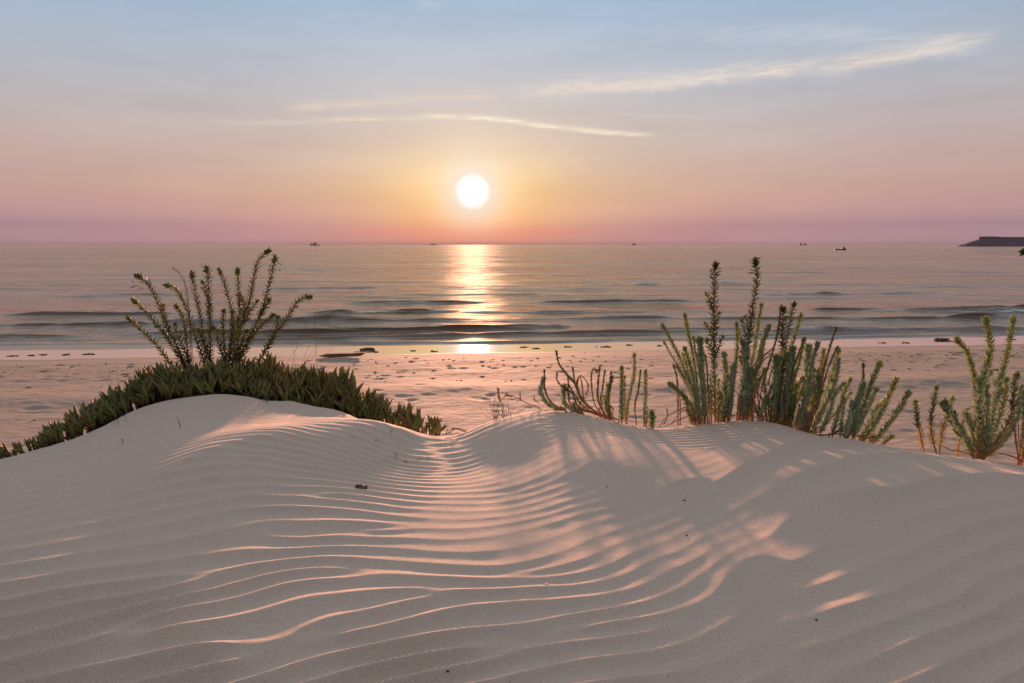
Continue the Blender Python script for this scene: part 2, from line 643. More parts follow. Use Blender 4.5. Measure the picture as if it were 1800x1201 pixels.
def ice_leaf_mat():
    m, b, out = new_mat("ice_plant_leaf")
    oi = b.n('ShaderNodeObjectInfo')
    at_ = b.n('ShaderNodeVertexColor', layer_name='Col')
    sepc = b.n('ShaderNodeSeparateColor')
    b.t.links.new(at_.outputs[0], sepc.inputs[0])
    t = sepc.outputs[0]                               # 0 at the leaf's foot, 1 at its tip
    rnd = oi.outputs['Random']
    foot = b.ramp(rnd, [(0.0, (0.16, 0.21, 0.06)), (0.35, (0.25, 0.30, 0.075)), (0.7, (0.38, 0.37, 0.09)), (0.9, (0.42, 0.30, 0.10)), (1.0, (0.20, 0.12, 0.07))], 'LINEAR')
    tip = b.ramp(rnd, [(0.0, (0.17, 0.21, 0.07)), (0.35, (0.31, 0.22, 0.12)), (0.65, (0.26, 0.30, 0.10)), (1.0, (0.34, 0.16, 0.12))], 'LINEAR')
    c = b.mix(b.mapr(t, 0.35, 1.0, 0.0, 1.0, True), foot, tip)
    geo = b.n('ShaderNodeNewGeometry')
    n = b.noise(geo.outputs['Position'], 160.0, 3.0)
    c = b.mix(b.mapr(n, 0.35, 0.7, 0.0, 0.35), c, (0.03, 0.03, 0.015))
    p = b.n('ShaderNodeBsdfPrincipled')
    b.put(p.inputs['Base Color'], c)
    p.inputs['Roughness'].default_value = 0.42
    p.inputs['Specular IOR Level'].default_value = 0.4
    tr = b.n('ShaderNodeBsdfTranslucent')
    b.put(tr.inputs['Color'], c)
    mx = b.n('ShaderNodeMixShader')
    mx.inputs[0].default_value = 0.25
    b.t.links.new(p.outputs[0], mx.inputs[1])
    b.t.links.new(tr.outputs[0], mx.inputs[2])
    b.t.links.new(mx.outputs[0], out.inputs['Surface'])
    return m


M_DUNE = dune_sand_mat()
M_BEACH = beach_sand_mat()
M_SEA = sea_mat()
M_LEAF = leaf_mat("spurge_leaf", 0.22, 0.5, 120.0, 0.15)
M_STEM = leaf_mat("plant_stem", 0.0, 0.7, 200.0)
M_GRASS = leaf_mat("dry_grass", 0.3, 0.6, 90.0)
M_ICE = ice_leaf_mat()
M_ICESTEM = simple_mat("ice_plant_stem", (0.085, 0.055, 0.030), 0.7, 80, 0.4)
M_WEED = simple_mat("dried_seaweed", (0.12, 0.085, 0.042), 0.75, 30, 0.5)
M_TWIG = simple_mat("dry_twig", (0.10, 0.060, 0.040), 0.8, 60, 0.4)
M_WOOD = simple_mat("driftwood", (0.13, 0.085, 0.065), 0.8, 8, 0.4)
M_SHELL = simple_mat("shell", (0.75, 0.70, 0.64), 0.4, 40, 0.1)
M_PEBBLE = simple_mat("dark_pebble", (0.05, 0.042, 0.036), 0.7, 60, 0.3)
M_ROCK = simple_mat("breakwater_rock", (0.055, 0.056, 0.075), 0.9, 0.12, 0.5)
M_CONC = simple_mat("breakwater_concrete", (0.07, 0.07, 0.09), 0.9, 0.2, 0.2)
M_HULL = simple_mat("boat_hull_paint", (0.03, 0.03, 0.04), 0.4, 1.0, 0.3)
M_CABIN = simple_mat("boat_cabin_paint", (0.35, 0.36, 0.40), 0.4, 1.0, 0.2)
M_SHIP = simple_mat("ship_steel", (0.17, 0.15, 0.16), 0.5, 0.3, 0.3)  # lightened: the fading by distance haze is put into the colour

# ------------------------------------------------------------------ the dune
# ground read off the photograph: direction (px, py) and depth below the eye
BASE = [
    # bottom rows
    (-300, 1201, .915), (0, 1201, .92), (450, 1201, .935), (900, 1201, .940), (1350, 1201, .928), (1800, 1201, .935), (2100, 1201, .95),
    (300, 1100, .905), (600, 1100, .922), (900, 1100, .926), (1200, 1100, .914), (1500, 1100, .915),
    (-200, 1050, .89), (0, 1050, .892), (450, 1050, .906), (900, 1050, .917), (1200, 1050, .909), (1500, 1050, .909), (1800, 1050, .915), (2000, 1050, .93),
    (0, 930, .880), (300, 930, .878), (600, 930, .899), (750, 930, .907), (900, 930, .908), (1200, 930, .898), (1500, 930, .893), (1800, 930, .888),
    (0, 880, .882), (250, 870, .858), (500, 860, .874), (750, 860, .914), (1000, 860, .889), (1250, 865, .880), (1500, 865, .868), (1800, 865, .868),
    (100, 830, .888), (200, 800, .868), (345, 809, .822), (600, 810, .886), (750, 810, .922), (900, 810, .905), (1050, 810, .852), (1300, 808, .864), (1500, 812, .858), (1700, 820, .868),
    (441, 778, .812), (530, 765, .818), (600, 752, .830), (673, 741, .838), (400, 755, .850), (300, 760, .845), (500, 748, .868), (560, 737, .88), (400, 722, .84), (500, 722, .93), (250, 738, .848),
    (770, 766, .918), (720, 775, .903), (820, 775, .900),
]
# the skyline of the dune: (px, py, depth below the eye)
CREST = [
    (-400, 870, .98), (-150, 830, .96),
    (0, 805, .943), (60, 790, .934), (120, 770, .924), (180, 745, .893), (240, 715, .843), (300, 700, .820), (350, 693, .817), (400, 690, .80), (440, 695, .832),
    (508, 703, .93), (538, 715, 1.02), (592, 718, 1.02), (622, 730, .98), (650, 738, .91), (673, 740, .845), (697, 745, .856), (720, 754, .872), (743, 762, .900),
    (770, 766, .918), (802, 763, .908), (825, 756, .890), (860, 739, .868), (900, 728, .852), (930, 722, .843), (970, 720, .838), (1020, 724, .843), (1070, 735, .852), (1120, 745, .858),
    (1160, 749, .854), (1215, 744, .842), (1255, 740, .835), (1310, 737, .830), (1361, 741, .833), (1393, 752, .846), (1440, 764, .857), (1485, 768, .861), (1530, 776, .87), (1580, 786, .88),
    (1627, 793, .886), (1697, 801, .892), (1743, 808, .898), (1800, 815, .904), (1950, 830, .915), (2200, 850, .93),
]


def by_depth(px, py, h):
    r = ray(px, py)
    s = -h / r[2]
    return r * s + np.array([0, 0, CZ])


bp_ = np.array([by_depth(*t) for t in BASE])
cp_ = np.array([by_depth(*t) for t in CREST])
ctl = np.vstack([bp_, cp_])
# keep the ground level beside and behind the standpoint
extra = [(x, y, CZ - 0.93) for x in (-6, -3.5, 3.5, 6) for y in (-3, -0.5)] + [(x, -3.0, CZ - 0.95) for x in (-1.5, 1.5)] + \
        [(-6, 2.0, CZ - .9), (6, 2.0, CZ - .92), (0, 0.2, CZ - .95)]
ctl = np.vstack([ctl, np.array(extra)])
base_tps = TPS(ctl[:, :2], ctl[:, 2], 2e-4)
o_ = np.argsort(cp_[:, 0])
CX, CYY = cp_[o_, 0], cp_[o_, 1]


def crest_y(x):
    return np.interp(x, CX, CYY)


xs_ = np.linspace(-6, 6, 1201)
ys_ = crest_y(xs_)
kk = np.exp(-0.5 * (np.arange(-12, 13) / 4.0) ** 2)
ys_ = np.convolve(np.pad(ys_, 12, mode='edge'), kk / kk.sum(), mode='valid')


def ridge_y(x):
    return np.interp(x, xs_, ys_)


def base_z(x, y):
    x = np.asarray(x, float)
    y = np.asarray(y, float)
    yc = ridge_y(x)
    z = base_tps(np.clip(x, -6, 6), np.clip(y, -3, yc + 0.12))
    t = y - yc
    return z - 0.55 * 0.5 * (t - 0.05 + np.sqrt((t - 0.05) ** 2 + 0.11 ** 2)) + 0.008


def ground_hit(px, py):
    d = 2.2
    for _ in range(14):
        r = ray(px, py)
        p = at(px, py, d)
        h = CZ - float(base_z(p[0:1], p[1:2])[0])
        d = 0.5 * d + 0.5 * (-h / r[2] * r[1])
    return at(px, py, d)


# crest lines of the wind ripples, traced on the photograph; the number counts them towards the eye
def q2(*p):
    return [(400 + x / 2.995, 800 + y / 2.995) for x, y in p]


def q3(*p):
    return [(800 + x / 2.995, 800 + y / 2.995) for x, y in p]


def q8(*p):
    return [(1080 + x / 2.497, 720 + y / 2.497) for x, y in p]


def q1(*p):
    return [(x / 2.605, 740 + y / 2.605) for x, y in p]


RIP = [
    (0, q3((0, 405), (200, 395), (400, 355), (600, 290), (750, 255)) + q2((1000, 400), (750, 402), (560, 410), (380, 440))),
    (1, q3((0, 455), (200, 440), (400, 400), (600, 335), (800, 290)) + q2((1000, 455), (750, 460), (550, 462), (300, 475), (80, 495))),
    (2, q3((0, 525), (200, 520), (400, 485), (600, 430), (780, 365)) + q2((1000, 520), (750, 515), (560, 500), (400, 530), (200, 575), (0, 632)) + q1((850, 755), (650, 810))),
    (3, q3((0, 595), (250, 595), (400, 575), (550, 530), (700, 490), (880, 420), (1050, 345)) + q2((1000, 578), (700, 580), (450, 590))),
    (4, q3((0, 648), (200, 658), (330, 650), (450, 620), (600, 590), (800, 510), (880, 480)) + q2((1000, 650), (700, 662), (430, 657), (330, 670), (200, 710), (0, 775)) + q1((850, 845), (600, 915))),
    (5, q3((430, 668), (600, 655), (800, 615), (900, 600), (1000, 530), (1150, 465)) + q2((1000, 722), (850, 720), (650, 735), (500, 760), (400, 800), (200, 850), (0, 890)) + q1((850, 1015), (650, 1085))),
    (6, q3((0, 780), (150, 745), (400, 725), (650, 715), (850, 675), (950, 640), (1050, 570), (1250, 535)) + q2((1000, 815), (800, 868), (600, 915), (300, 985), (0, 1075))),
    (7, q3((0, 880), (200, 850), (400, 825), (600, 795), (850, 775), (1000, 725), (1100, 690), (1200, 610)) + q2((1050, 910), (850, 960), (600, 1020), (400, 1085), (200, 1140))),
    (8, q3((0, 1030), (200, 990), (400, 965), (500, 945), (620, 900), (880, 840)) + q2((1000, 1055), (800, 1100), (600, 1140), (400, 1200))),
    (9, q3((330, 1010), (600, 980), (900, 920), (1200, 815), (1400, 720), (1480, 620), (1600, 560))),
    (10, q3((0, 1195), (350, 1130), (650, 1070), (900, 1060), (1150, 1000), (1400, 935), (1600, 845))),
    (11, q3((650, 1195), (950, 1150), (1200, 1120), (1450, 1060), (1700, 960))),
    (-1, q3((0, 360), (300, 340), (500, 300), (700, 230)) + q2((1000, 355), (800, 350), (650, 338), (400, 330), (250, 305), (80, 325))),
    (-2, q3((0, 318), (200, 310), (400, 275), (610, 205)) + q2((1000, 308), (700, 280), (400, 255), (200, 262))),
    (-3, q3((0, 272), (200, 265), (400, 225), (560, 170)) + q2((1000, 268), (700, 240), (600, 220), (400, 215), (200, 200), (30, 205))),
    (-4, q3((0, 240), (250, 222), (500, 150)) + q2((1000, 240), (700, 200), (400, 172), (200, 160))),
    (-5, q3((0, 212), (300, 180), (480, 115)) + q2((1000, 210), (600, 165), (300, 122), (100, 115))),
    (-6, q3((0, 185), (300, 140), (470, 75)) + q2((1000, 183), (600, 130), (300, 78), (150, 60))),
    (-7, q3((0, 160), (250, 110), (440, 40)) + q2((1000, 158), (650, 105), (350, 50))),
    (-8, q3((0, 137), (250, 85), (400, 15)) + q2((1000, 136), (700, 85), (400, 22))),
    (-10, q3((0, 100), (200, 45)) + q2((1000, 100), (750, 52), (600, 5))),
    (-12, q3((0, 68)) + q2((1000, 72), (800, 25))),
]
pts, val = [], []
for k, ls in RIP:
    for p in ls:
        g = ground_hit(*p)
        pts.append(g[:2])
        val.append(k)
phase_a = TPS(pts, val, 0.02)
RIP2 = [
    (0, q8((440, 330), (560, 270), (700, 210), (800, 150))),
    (1, q8((640, 390), (800, 330), (950, 260), (1100, 230), (1300, 225))),
    (2, q8((480, 610), (700, 540), (820, 460), (950, 400), (1100, 385), (1250, 380), (1400, 335), (1600, 312), (1798, 318))),
    (3, q8((1000, 600), (1150, 540), (1300, 480), (1500, 430), (1650, 392), (1798, 388))),
    (4, q8((1000, 740), (1200, 660), (1400, 570), (1550, 500), (1750, 470))),
    (5, q8((1000, 860), (1250, 780), (1480, 690), (1650, 600), (1798, 530))),
    (6, q8((1000, 1010), (1300, 900), (1500, 830), (1798, 690))),
    (7, q8((1000, 1140), (1300, 1040), (1500, 950), (1798, 800))),
    (8, q8((1250, 1190), (1500, 1090), (1798, 950))),
]
pts, val = [], []
for k, ls in RIP2:
    for p in ls:
        g = ground_hit(*p)
        pts.append(g[:2])
        val.append(k)
phase_b = TPS(pts, val, 0.02)


def saw(ph, lee=0.36):
    """ripple profile: sharp crest, steep side towards the eye, long back towards the sea; 0..1"""
    u = ph - np.floor(ph)
    down = (1 - np.clip(u / lee, 0, 1)) ** 1.7
    up = np.clip((u - lee) / (1 - lee), 0, 1)
    up = up * up * (3 - 2 * up) * 0.55 + up ** 1.5 * 0.45
    return np.where(u < lee, down, up)


def pix(x, y, z):
    """direction back from a ground point, used for masking while designing the relief"""
    dy, dz = y, z - CZ
    f = dy * math.cos(TH) - dz * math.sin(TH)
    u = dy * math.sin(TH) + dz * math.cos(TH)
    f = np.maximum(f, 0.05)
    return PW / 2 + PF * x / f, PH / 2 - PF * u / f


# places where ripples fork or end (+1 / -1), on the ground
FORKS = [((560, 872), 1), ((620, 1002), -1), ((930, 1012), 1), ((745, 1045), -1), ((1000, 1115), 1), ((460, 935), 1), ((330, 1010), -1),
         ((860, 1135), -1), ((560, 1120), 1), ((240, 1110), 1), ((700, 925), -1), ((640, 935), 1), ((420, 1150), -1), ((1180, 1100), -1)]
FORKS = [(ground_hit(*p), k) for p, k in FORKS]
# wind-cut ridges with a sharp crest and a short steep face: line, height, face, back
RIDGES = [
    ([(235, 856), (300, 828), (345, 809), (400, 790), (441, 777), (480, 772), (530, 768)], .022, .13, .30),
    ([(255, 872), (326, 840), (384, 821), (441, 812), (490, 818)], .012, .10, .12),
    ([(290, 875), (350, 848), (411, 832), (470, 836)], .009, .09, .10),
    ([(1246, 856), (1304, 828), (1360, 804), (1400, 784), (1450, 776)], .016, .10, .20),
    ([(1330, 880), (1400, 852), (1460, 826), (1520, 813), (1600, 811), (1700, 820)], .020, .14, .22),
    ([(1350, 945), (1408, 904), (1460, 880), (1520, 872), (1580, 871), (1640, 853), (1720, 845), (1800, 848), (1900, 856)], .026, .22, .26),
    ([(1255, 1055), (1280, 1010), (1305, 990), (1345, 985), (1390, 990)], .009, .12, .12),
    ([(1160, 862), (1200, 846), (1250, 842)], .007, .06, .10),
]
RIDGES = [(np.array([ground_hit(*p)[:2] for p in l]), h, a, b_) for l, h, a, b_ in RIDGES]


def ridge_relief(x, y):
    z = np.zeros_like(x)
    sel = np.where((np.abs(x) < 3.2) & (y > 0.9) & (y < 4.6))[0]
    if len(sel) == 0:
        return z
    X, Y = x[sel], y[sel]
    for l, h, wl, ws in RIDGES:
        L = catmull(np.c_[l, np.zeros(len(l))], 4 * len(l))[:, :2]
        ok = (X > L[:, 0].min() - .6) & (X < L[:, 0].max() + .6) & (Y > L[:, 1].min() - .8) & (Y < L[:, 1].max() + 1.2)
        k = np.where(ok)[0]
        if len(k) == 0:
            continue
        xx = X[k]
        yl = np.interp(xx, L[:, 0], L[:, 1])
        slope = np.gradient(L[:, 1], L[:, 0])
        sl = np.interp(xx, L[:, 0], slope)
        sd = (yl - Y[k]) / np.sqrt(1 + sl ** 2)                  # positive on the side of the eye
        x0, x1 = L[0, 0], L[-1, 0]
        e = (xx - x0) / (x1 - x0)
        win = smooth01(-0.12, 0.30, e) * smooth01(1.12, 0.72, e)
        p = np.where(sd > 0, np.clip(1 - sd / wl, 0, 1) ** 1.9, np.exp(-(np.abs(sd) / ws) ** 1.3))
        z[sel[k]] += 1.15 * h * win * p
    return z


# patches of ground, as centre / size in metres, with how strong the ripples are there
def blob(x, y, c, rx, ry):
    return np.exp(-(((x - c[0]) / rx) ** 2 + ((y - c[1]) / ry) ** 2))


GA = {}


def dune_z(x, y):
    z = base_z(x, y)
    yc = ridge_y(x)
    near = smooth01(0.75, 0.1, y - yc + 0.35)
    wob = 0.16 * vnoise(x * 2.1 + 5, y * 2.6, 1) + 0.09 * vnoise(x * 5.3, y * 6.1 + 3, 2)
    xx = np.clip(x, -2.6, 2.6)
    yy = np.clip(y, 0.9, 4.0)
    pa = phase_a(xx, yy) + wob + (y - yy) * -9.0
    core = np.ones_like(x)
    for g, k in FORKS:
        pa = pa + k * np.arctan2(x - g[0], (y - g[1]) * 1.6) / (2 * math.pi)
        core *= 1 - 0.9 * np.exp(-((x - g[0]) ** 2 / 0.05 ** 2 + (y - g[1]) ** 2 / 0.03 ** 2))
    pb = phase_b(np.clip(x, -0.4, 2.8), yy) + wob * 1.3 + (y - yy) * -6.0
    amp_n = 0.8 + 0.35 * vnoise(x * 1.7 + 11, y * 2.0, 3) + 0.3 * vnoise(x * 4.2, y * 5.0 + 1, 14)
    # strength of the fine ripples
    A = 0.0012 + (0.0030 + 0.0080 * smooth01(0.15, -0.5, x)) * smooth01(1.98, 1.40, y + 0.12 * np.abs(x)) + 0.0085 * smooth01(-0.25, -0.9, x - 0.15 * (y - 2))
    gA = GA
    for nm, p in () if GA else (('hump', (1085, 800)), ('hump2', (1150, 840)), ('mound', (330, 740)), ('left', (130, 860)), ('leftlow', (150, 1080)), ('right', (1550, 1000)), ('right2', (1720, 900))):
        gA[nm] = ground_hit(*p)
    A *= 1 - 0.93 * blob(x, y, gA['hump'], 0.30, 0.40)
    A *= 1 - 0.75 * blob(x, y, gA['hump2'], 0.22, 0.25)
    A *= 1 - 0.97 * blob(x, y, gA['mound'], 1.1, 0.85)
    A *= 1 - 0.65 * blob(x, y, gA['left'], 0.85, 0.45)
    A *= 1 - 0.35 * blob(x, y, gA['leftlow'], 0.55, 0.5)
    px, py = pix(x, y, z)
    rb = smooth01(0, 1, ((px - 1235) + (960 - py) * 0.55) / 190)          # right-hand field of longer, lower waves
    A *= (1 - rb)
    # ripples get larger towards the eye
    lamf = np.clip(1.35 - 0.40 * (y - 1.4), 0.55, 1.35)
    z = z + near * core * A * lamf * amp_n * (saw(pa, 0.46) - 0.5) * 2
    B = 0.0042 + 0.0018 * smooth01(2.0, 1.5, y) 
    B *= 0.75 + 0.4 * vnoise(x * 1.9, y * 1.5 + 9, 4)
    fade = 1 - 0.35 * blob(x, y, gA['right'], 0.6, 0.45)
    z = z + near * ridge_relief(x, y)
    B *= 1 - 0.6 * smooth01(1.95, 2.25, y)
    z = z + near * rb * B * fade * (saw(pb, 0.48) - 0.5) * 2
    # secondary low undulations, oblique to the ripples
    ob = np.sin(2 * math.pi * (x * 1.9 - y * 2.6 + 0.35 * vnoise(x * 1.5, y * 1.5, 5)) * 1.35)
    z = z + near * 0.0032 * rb * ob * (0.5 + 0.5 * vnoise(x * 2.2 + 3, y * 2.2, 6))
    # fine crest-line ripples along the very top of the right-hand humps
    t = y - yc
    fine = smooth01(0.26, 0.10, np.abs(t + 0.16)) * smooth01(0.05, 0.3, x) * smooth01(0.0, 0.5, 2.2 - x)
    z = z + fine * 0.0022 * (saw((t + 0.10 * vnoise(x * 2.5, y * 2.5, 8)) / -0.042, 0.4) - 0.5) * 2
    fl = smooth01(0.42, 0.15, np.abs(t + 0.25)) * smooth01(-0.75, -0.5, x) * smooth01(-0.02, -0.16, x)
    z = z + fl * 0.0018 * (saw((t * 0.75 + x * 0.35 + 0.06 * vnoise(x * 2.5, y * 2.5, 8)) / -0.05, 0.4) - 0.5) * 2
    # softer lumps
    z = z + 0.006 * vnoise(x * 1.6, y * 1.6, 9) + 0.0022 * vnoise(x * 4.1 + 2, y * 4.3, 10) + 0.0008 * vnoise(x * 13, y * 15, 12)
    return z


def gz(x, y):
    return dune_z(np.atleast_1d(np.asarray(x, float)), np.atleast_1d(np.asarray(y, float)))


gx = spread((-45, -8, (6, 0.6)), (-8, -3.0, (0.5, 0.02)), (-3.0, -1.7, (0.014, 0.008)), (-1.7, 1.7, 0.0072), (1.7, 3.0, (0.008, 0.014)), (3.0, 8, (0.02, 0.5)), (8, 45, (0.6, 6)))
gy = spread((-14, -2, (2, 0.4)), (-2, 1.0, (0.3, 0.012)), (1.0, 2.4, (0.0052, 0.0062)), (2.4, 3.8, (0.0062, 0.009)), (3.8, 5, (0.01, 0.08)), (5, 14, (0.1, 1.0)))
GX, GY = np.meshgrid(gx, gy)
DZ = dune_z(GX.ravel(), GY.ravel())
me = mesh_np("sand_dune", np.stack([GX.ravel(), GY.ravel(), DZ], -1), grid_faces(len(gx), len(gy)))
dune = tag(link_mesh("sand_dune", me, M_DUNE), kind='structure')

# ------------------------------------------------------------------ beach
WATER0 = 27.6          # where still water meets the sand, ahead of the standpoint
SKEW = 0.10


def beach_plain(x, y):
    s = WATER0 + SKEW * np.clip(x, -60, 60) + 0.35 * vnoise(x * 0.12, y * 0 + 1.5, 20) + 0.12 * vnoise(x * 0.5, y * 0 + 7.5, 21) - y
    z = np.where(s < 4.2, 0.037 * s, 0.037 * 4.2 + 0.022 * (s - 4.2))
    return z, s


bx = spread((-400, -40, (60, 3)), (-40, -16, (2, 0.1)), (-16, 20, 0.062), (20, 45, (0.1, 2)), (45, 400, (3, 60)))
by = spread((6, 10, (0.4, 0.08)), (10, 16, 0.055), (16, 24, 0.075), (24, 30, 0.1), (30, 70, (0.4, 4)))
BX, BY = np.meshgrid(bx, by)
fx_, fy_ = BX.ravel(), BY.ravel()
bz, shore = beach_plain(fx_, fy_)
dryf = smooth01(3.0, 5.0, shore)
bz = bz + dryf * (0.012 * vnoise(fx_ * 0.7, fy_ * 1.2, 22) + 0.006 * vnoise(fx_ * 2.2, fy_ * 2.6, 23) + 0.005 * vnoise(fx_ * 7, fy_ * 9, 24))
bz = bz + smooth01(1.5, 0, np.abs(shore - 10.0)) * 0.05                       # faint berm of the last high tide
tri = BY.shape
bz2 = bz.reshape(tri)
frng = np.random.default_rng(3)
for k in range(420):                                                          # footprints
    cx = frng.uniform(-14, 18)
    cyy = 10 + 10.5 * frng.uniform(0, 1) ** 1.3
    rx, ry = frng.uniform(0.10, 0.24), frng.uniform(0.12, 0.2)
    dep = frng.uniform(0.006, 0.020)
    i0, i1 = np.searchsorted(by, [cyy - 0.7, cyy + 0.7])
    j0, j1 = np.searchsorted(bx, [cx - 0.9, cx + 0.9])
    sx, sy = BX[i0:i1, j0:j1] - cx, BY[i0:i1, j0:j1] - cyy
    an = frng.uniform(-0.5, 0.5)
    ux, uy = (sx * math.cos(an) + sy * math.sin(an)) / rx, (-sx * math.sin(an) + sy * math.cos(an)) / ry
    r2 = ux ** 2 + uy ** 2
    bz2[i0:i1, j0:j1] += -dep * np.exp(-r2 ** 1.4) + 0.35 * dep * np.exp(-((np.sqrt(r2) - 1.6) / 0.45) ** 2)
wetv = smooth01(3.6, 2.2, shore)
weedv = smooth01(1.1, 0.2, np.abs(shore - 9.2)) * 0.6 + smooth01(1.6, 0.3, np.abs(shore - 6.0)) * 0.9
me = mesh_np("beach", np.stack([fx_, fy_, bz2.ravel()], -1), grid_faces(len(bx), len(by)), attrs={'wet': wetv, 'weed': np.clip(weedv, 0, 1)})
beach = tag(link_mesh("beach", me, M_BEACH), kind='structure')


def beach_z(x, y):
    return float(beach_plain(np.array([float(x)]), np.array([float(y)]))[0][0])


# ------------------------------------------------------------------ sea
# (px from, px to, py at both ends, height, breadth of the face, foam)
WAVES = [
    (40, 290, 553, 551, .20, .55, 0), (-300, 330, 573, 570, .16, .5, 0), (300, 640, 568, 561, .24, .5, 1.0),
    (-200, 140, 593, 592, .13, .5, 0), (230, 640, 588, 583, .17, .5, 0), (250, 640, 600, 596, .10, .4, .2),
    (620, 830, 533, 532, .22, .6, 0), (960, 1230, 531, 530, .13, .6, 0), (560, 800, 550, 547, .22, .55, 0), (800, 1130, 549, 549, .09, .5, 0),
    (560, 820, 565, 562, .17, .5, 0), (1000, 1180, 560, 557, .16, .5, 0), (560, 920, 582, 578, .17, .45, 0), (880, 1000, 577, 574, .19, .45, 0),
    (560, 800, 596, 590, .15, .4, .25), (760, 960, 590, 587, .10, .4, .1), (940, 1260, 588, 583, .12, .45, 0),
    (1540, 2500, 547, 539, .30, .7, 0), (1500, 2300, 561, 552, .26, .6, 0), (1640, 2300, 551, 546, .2, .6, 0), (1300, 1600, 583, 581, .20, .5, 1.1), (1580, 2100, 581, 577, .18, .5, .8),
    (1120, 1340, 580, 580, .13, .45, .2), (1340, 1680, 518, 515, .16, .8, 0), (1430, 1560, 545, 544, .12, .5, 0), (1250, 1500, 560, 560, .08, .5, 0),
    (100, 360, 520, 518, .10, .8, 0), (420, 700, 508, 506, .10, .9, 0), (1000, 1400, 500, 498, .12, .9, 0),
    (-400, 1000, 607, 601.5, .055, .25, 1.2), (900, 2200, 602, 582, .055, .25, 1.0),
    (1250, 1700, 590, 585, .07, .3, .15), (-100, 250, 600, 598, .07, .3, .1),
]


def sea_y(py):
    r = ray(900, py)
    return CZ / -r[2] * r[1]


sx_ = spread((-30000, -600, (6000, 100)), (-600, -70, (60, 1.0)), (-70, 70, 0.22), (70, 600, (1.0, 60)), (600, 30000, (100, 6000)))
sy_ = spread((20, 26, 0.3), (26, 34, 0.055), (34, 62, (0.06, 0.25)), (62, 260, (0.28, 2.2)), (260, 1500, (3, 60)), (1500, 14000, (80, 1500)))
SX, SY = np.meshgrid(sx_, sy_)
sxf, syf = SX.ravel(), SY.ravel()
sz = np.zeros_like(sxf)
foam = np.zeros_like(sxf)
for a, b_, p0, p1, hh, wd, fo in WAVES:
    y0, y1 = sea_y(p0), sea_y(p1)
    wd *= 0.7
    ym = (y0 + y1) / 2
    x0, x1 = (a - 900) / PF * ym * 1.0, (b_ - 900) / PF * ym * 1.0
    xm, xh = (x0 + x1) / 2, (x1 - x0) / 2
    yl = y0 + (y1 - y0) * (sxf - x0) / (x1 - x0) + 0.35 * wd * vnoise(sxf * 0.35 + p0, sxf * 0 + p0 * .37, 30) + 0.2 * wd * vnoise(sxf * 1.3, sxf * 0 + p1, 31)
    win = smooth01(0, 1, np.clip((1 - np.abs(sxf - xm) / (xh * 1.35)) / 0.6, 0, 1)) * (0.72 + 0.35 * vnoise(sxf * 0.35, sxf * 0 + p0, 32) + 0.22 * vnoise(sxf * 1.1, sxf * 0 + p1, 34))
    t = (syf - yl) / wd
    prof = np.where(t < 0, np.exp(-(np.abs(t) / 0.62) ** 1.5), np.exp(-(t / 2.0) ** 2))
    hh *= 1.05
    sz += hh * win * prof - 0.25 * hh * win * np.exp(-((t + 1.9) / 1.1) ** 2)
    if fo:
        ff = np.where(t < 0, np.exp(-(t / 0.7) ** 2), np.exp(-(t / 0.35) ** 2)) * win
        foam = np.maximum(foam, fo * ff * (0.55 + 0.6 * vnoise(sxf * 0.8 + p0, syf * 2.5, 33)))
swell = 0
for lam, amp, ang, sd in ((7.5, .050, .03, 1), (4.6, .030, -.05, 2), (11.0, .06, .06, 3), (2.7, .014, .10, 4), (1.7, .007, -.12, 5)):
    ph = (syf * math.cos(ang) + sxf * math.sin(ang)) / lam + 0.8 * vnoise(sxf * 0.05 / (lam / 7) + sd, syf * 0.08, 40 + sd)
    swell = swell + amp * np.sin(2 * math.pi * ph) * (0.65 + 0.6 * vnoise(sxf * 0.04 + 3 * sd, syf * 0.06, 50 + sd))
sz += 0.55 * swell * smooth01(31, 60, syf - SKEW * np.clip(sxf, -60, 60)) * smooth01(420, 200, syf)
sz += swell * 0.15 * smooth01(28, 31, syf - SKEW * np.clip(sxf, -60, 60)) * smooth01(420, 200, syf)
_, shs = beach_plain(sxf, syf)
shal = smooth01(-5.5, 0.0, shs)
me = mesh_np("sea", np.stack([sxf, syf, sz], -1), grid_faces(len(sx_), len(sy_)), attrs={'foam': np.clip(foam, 0, 1), 'shallow': shal})
sea = tag(link_mesh("sea", me, M_SEA), kind='structure')

# ------------------------------------------------------------------ plants


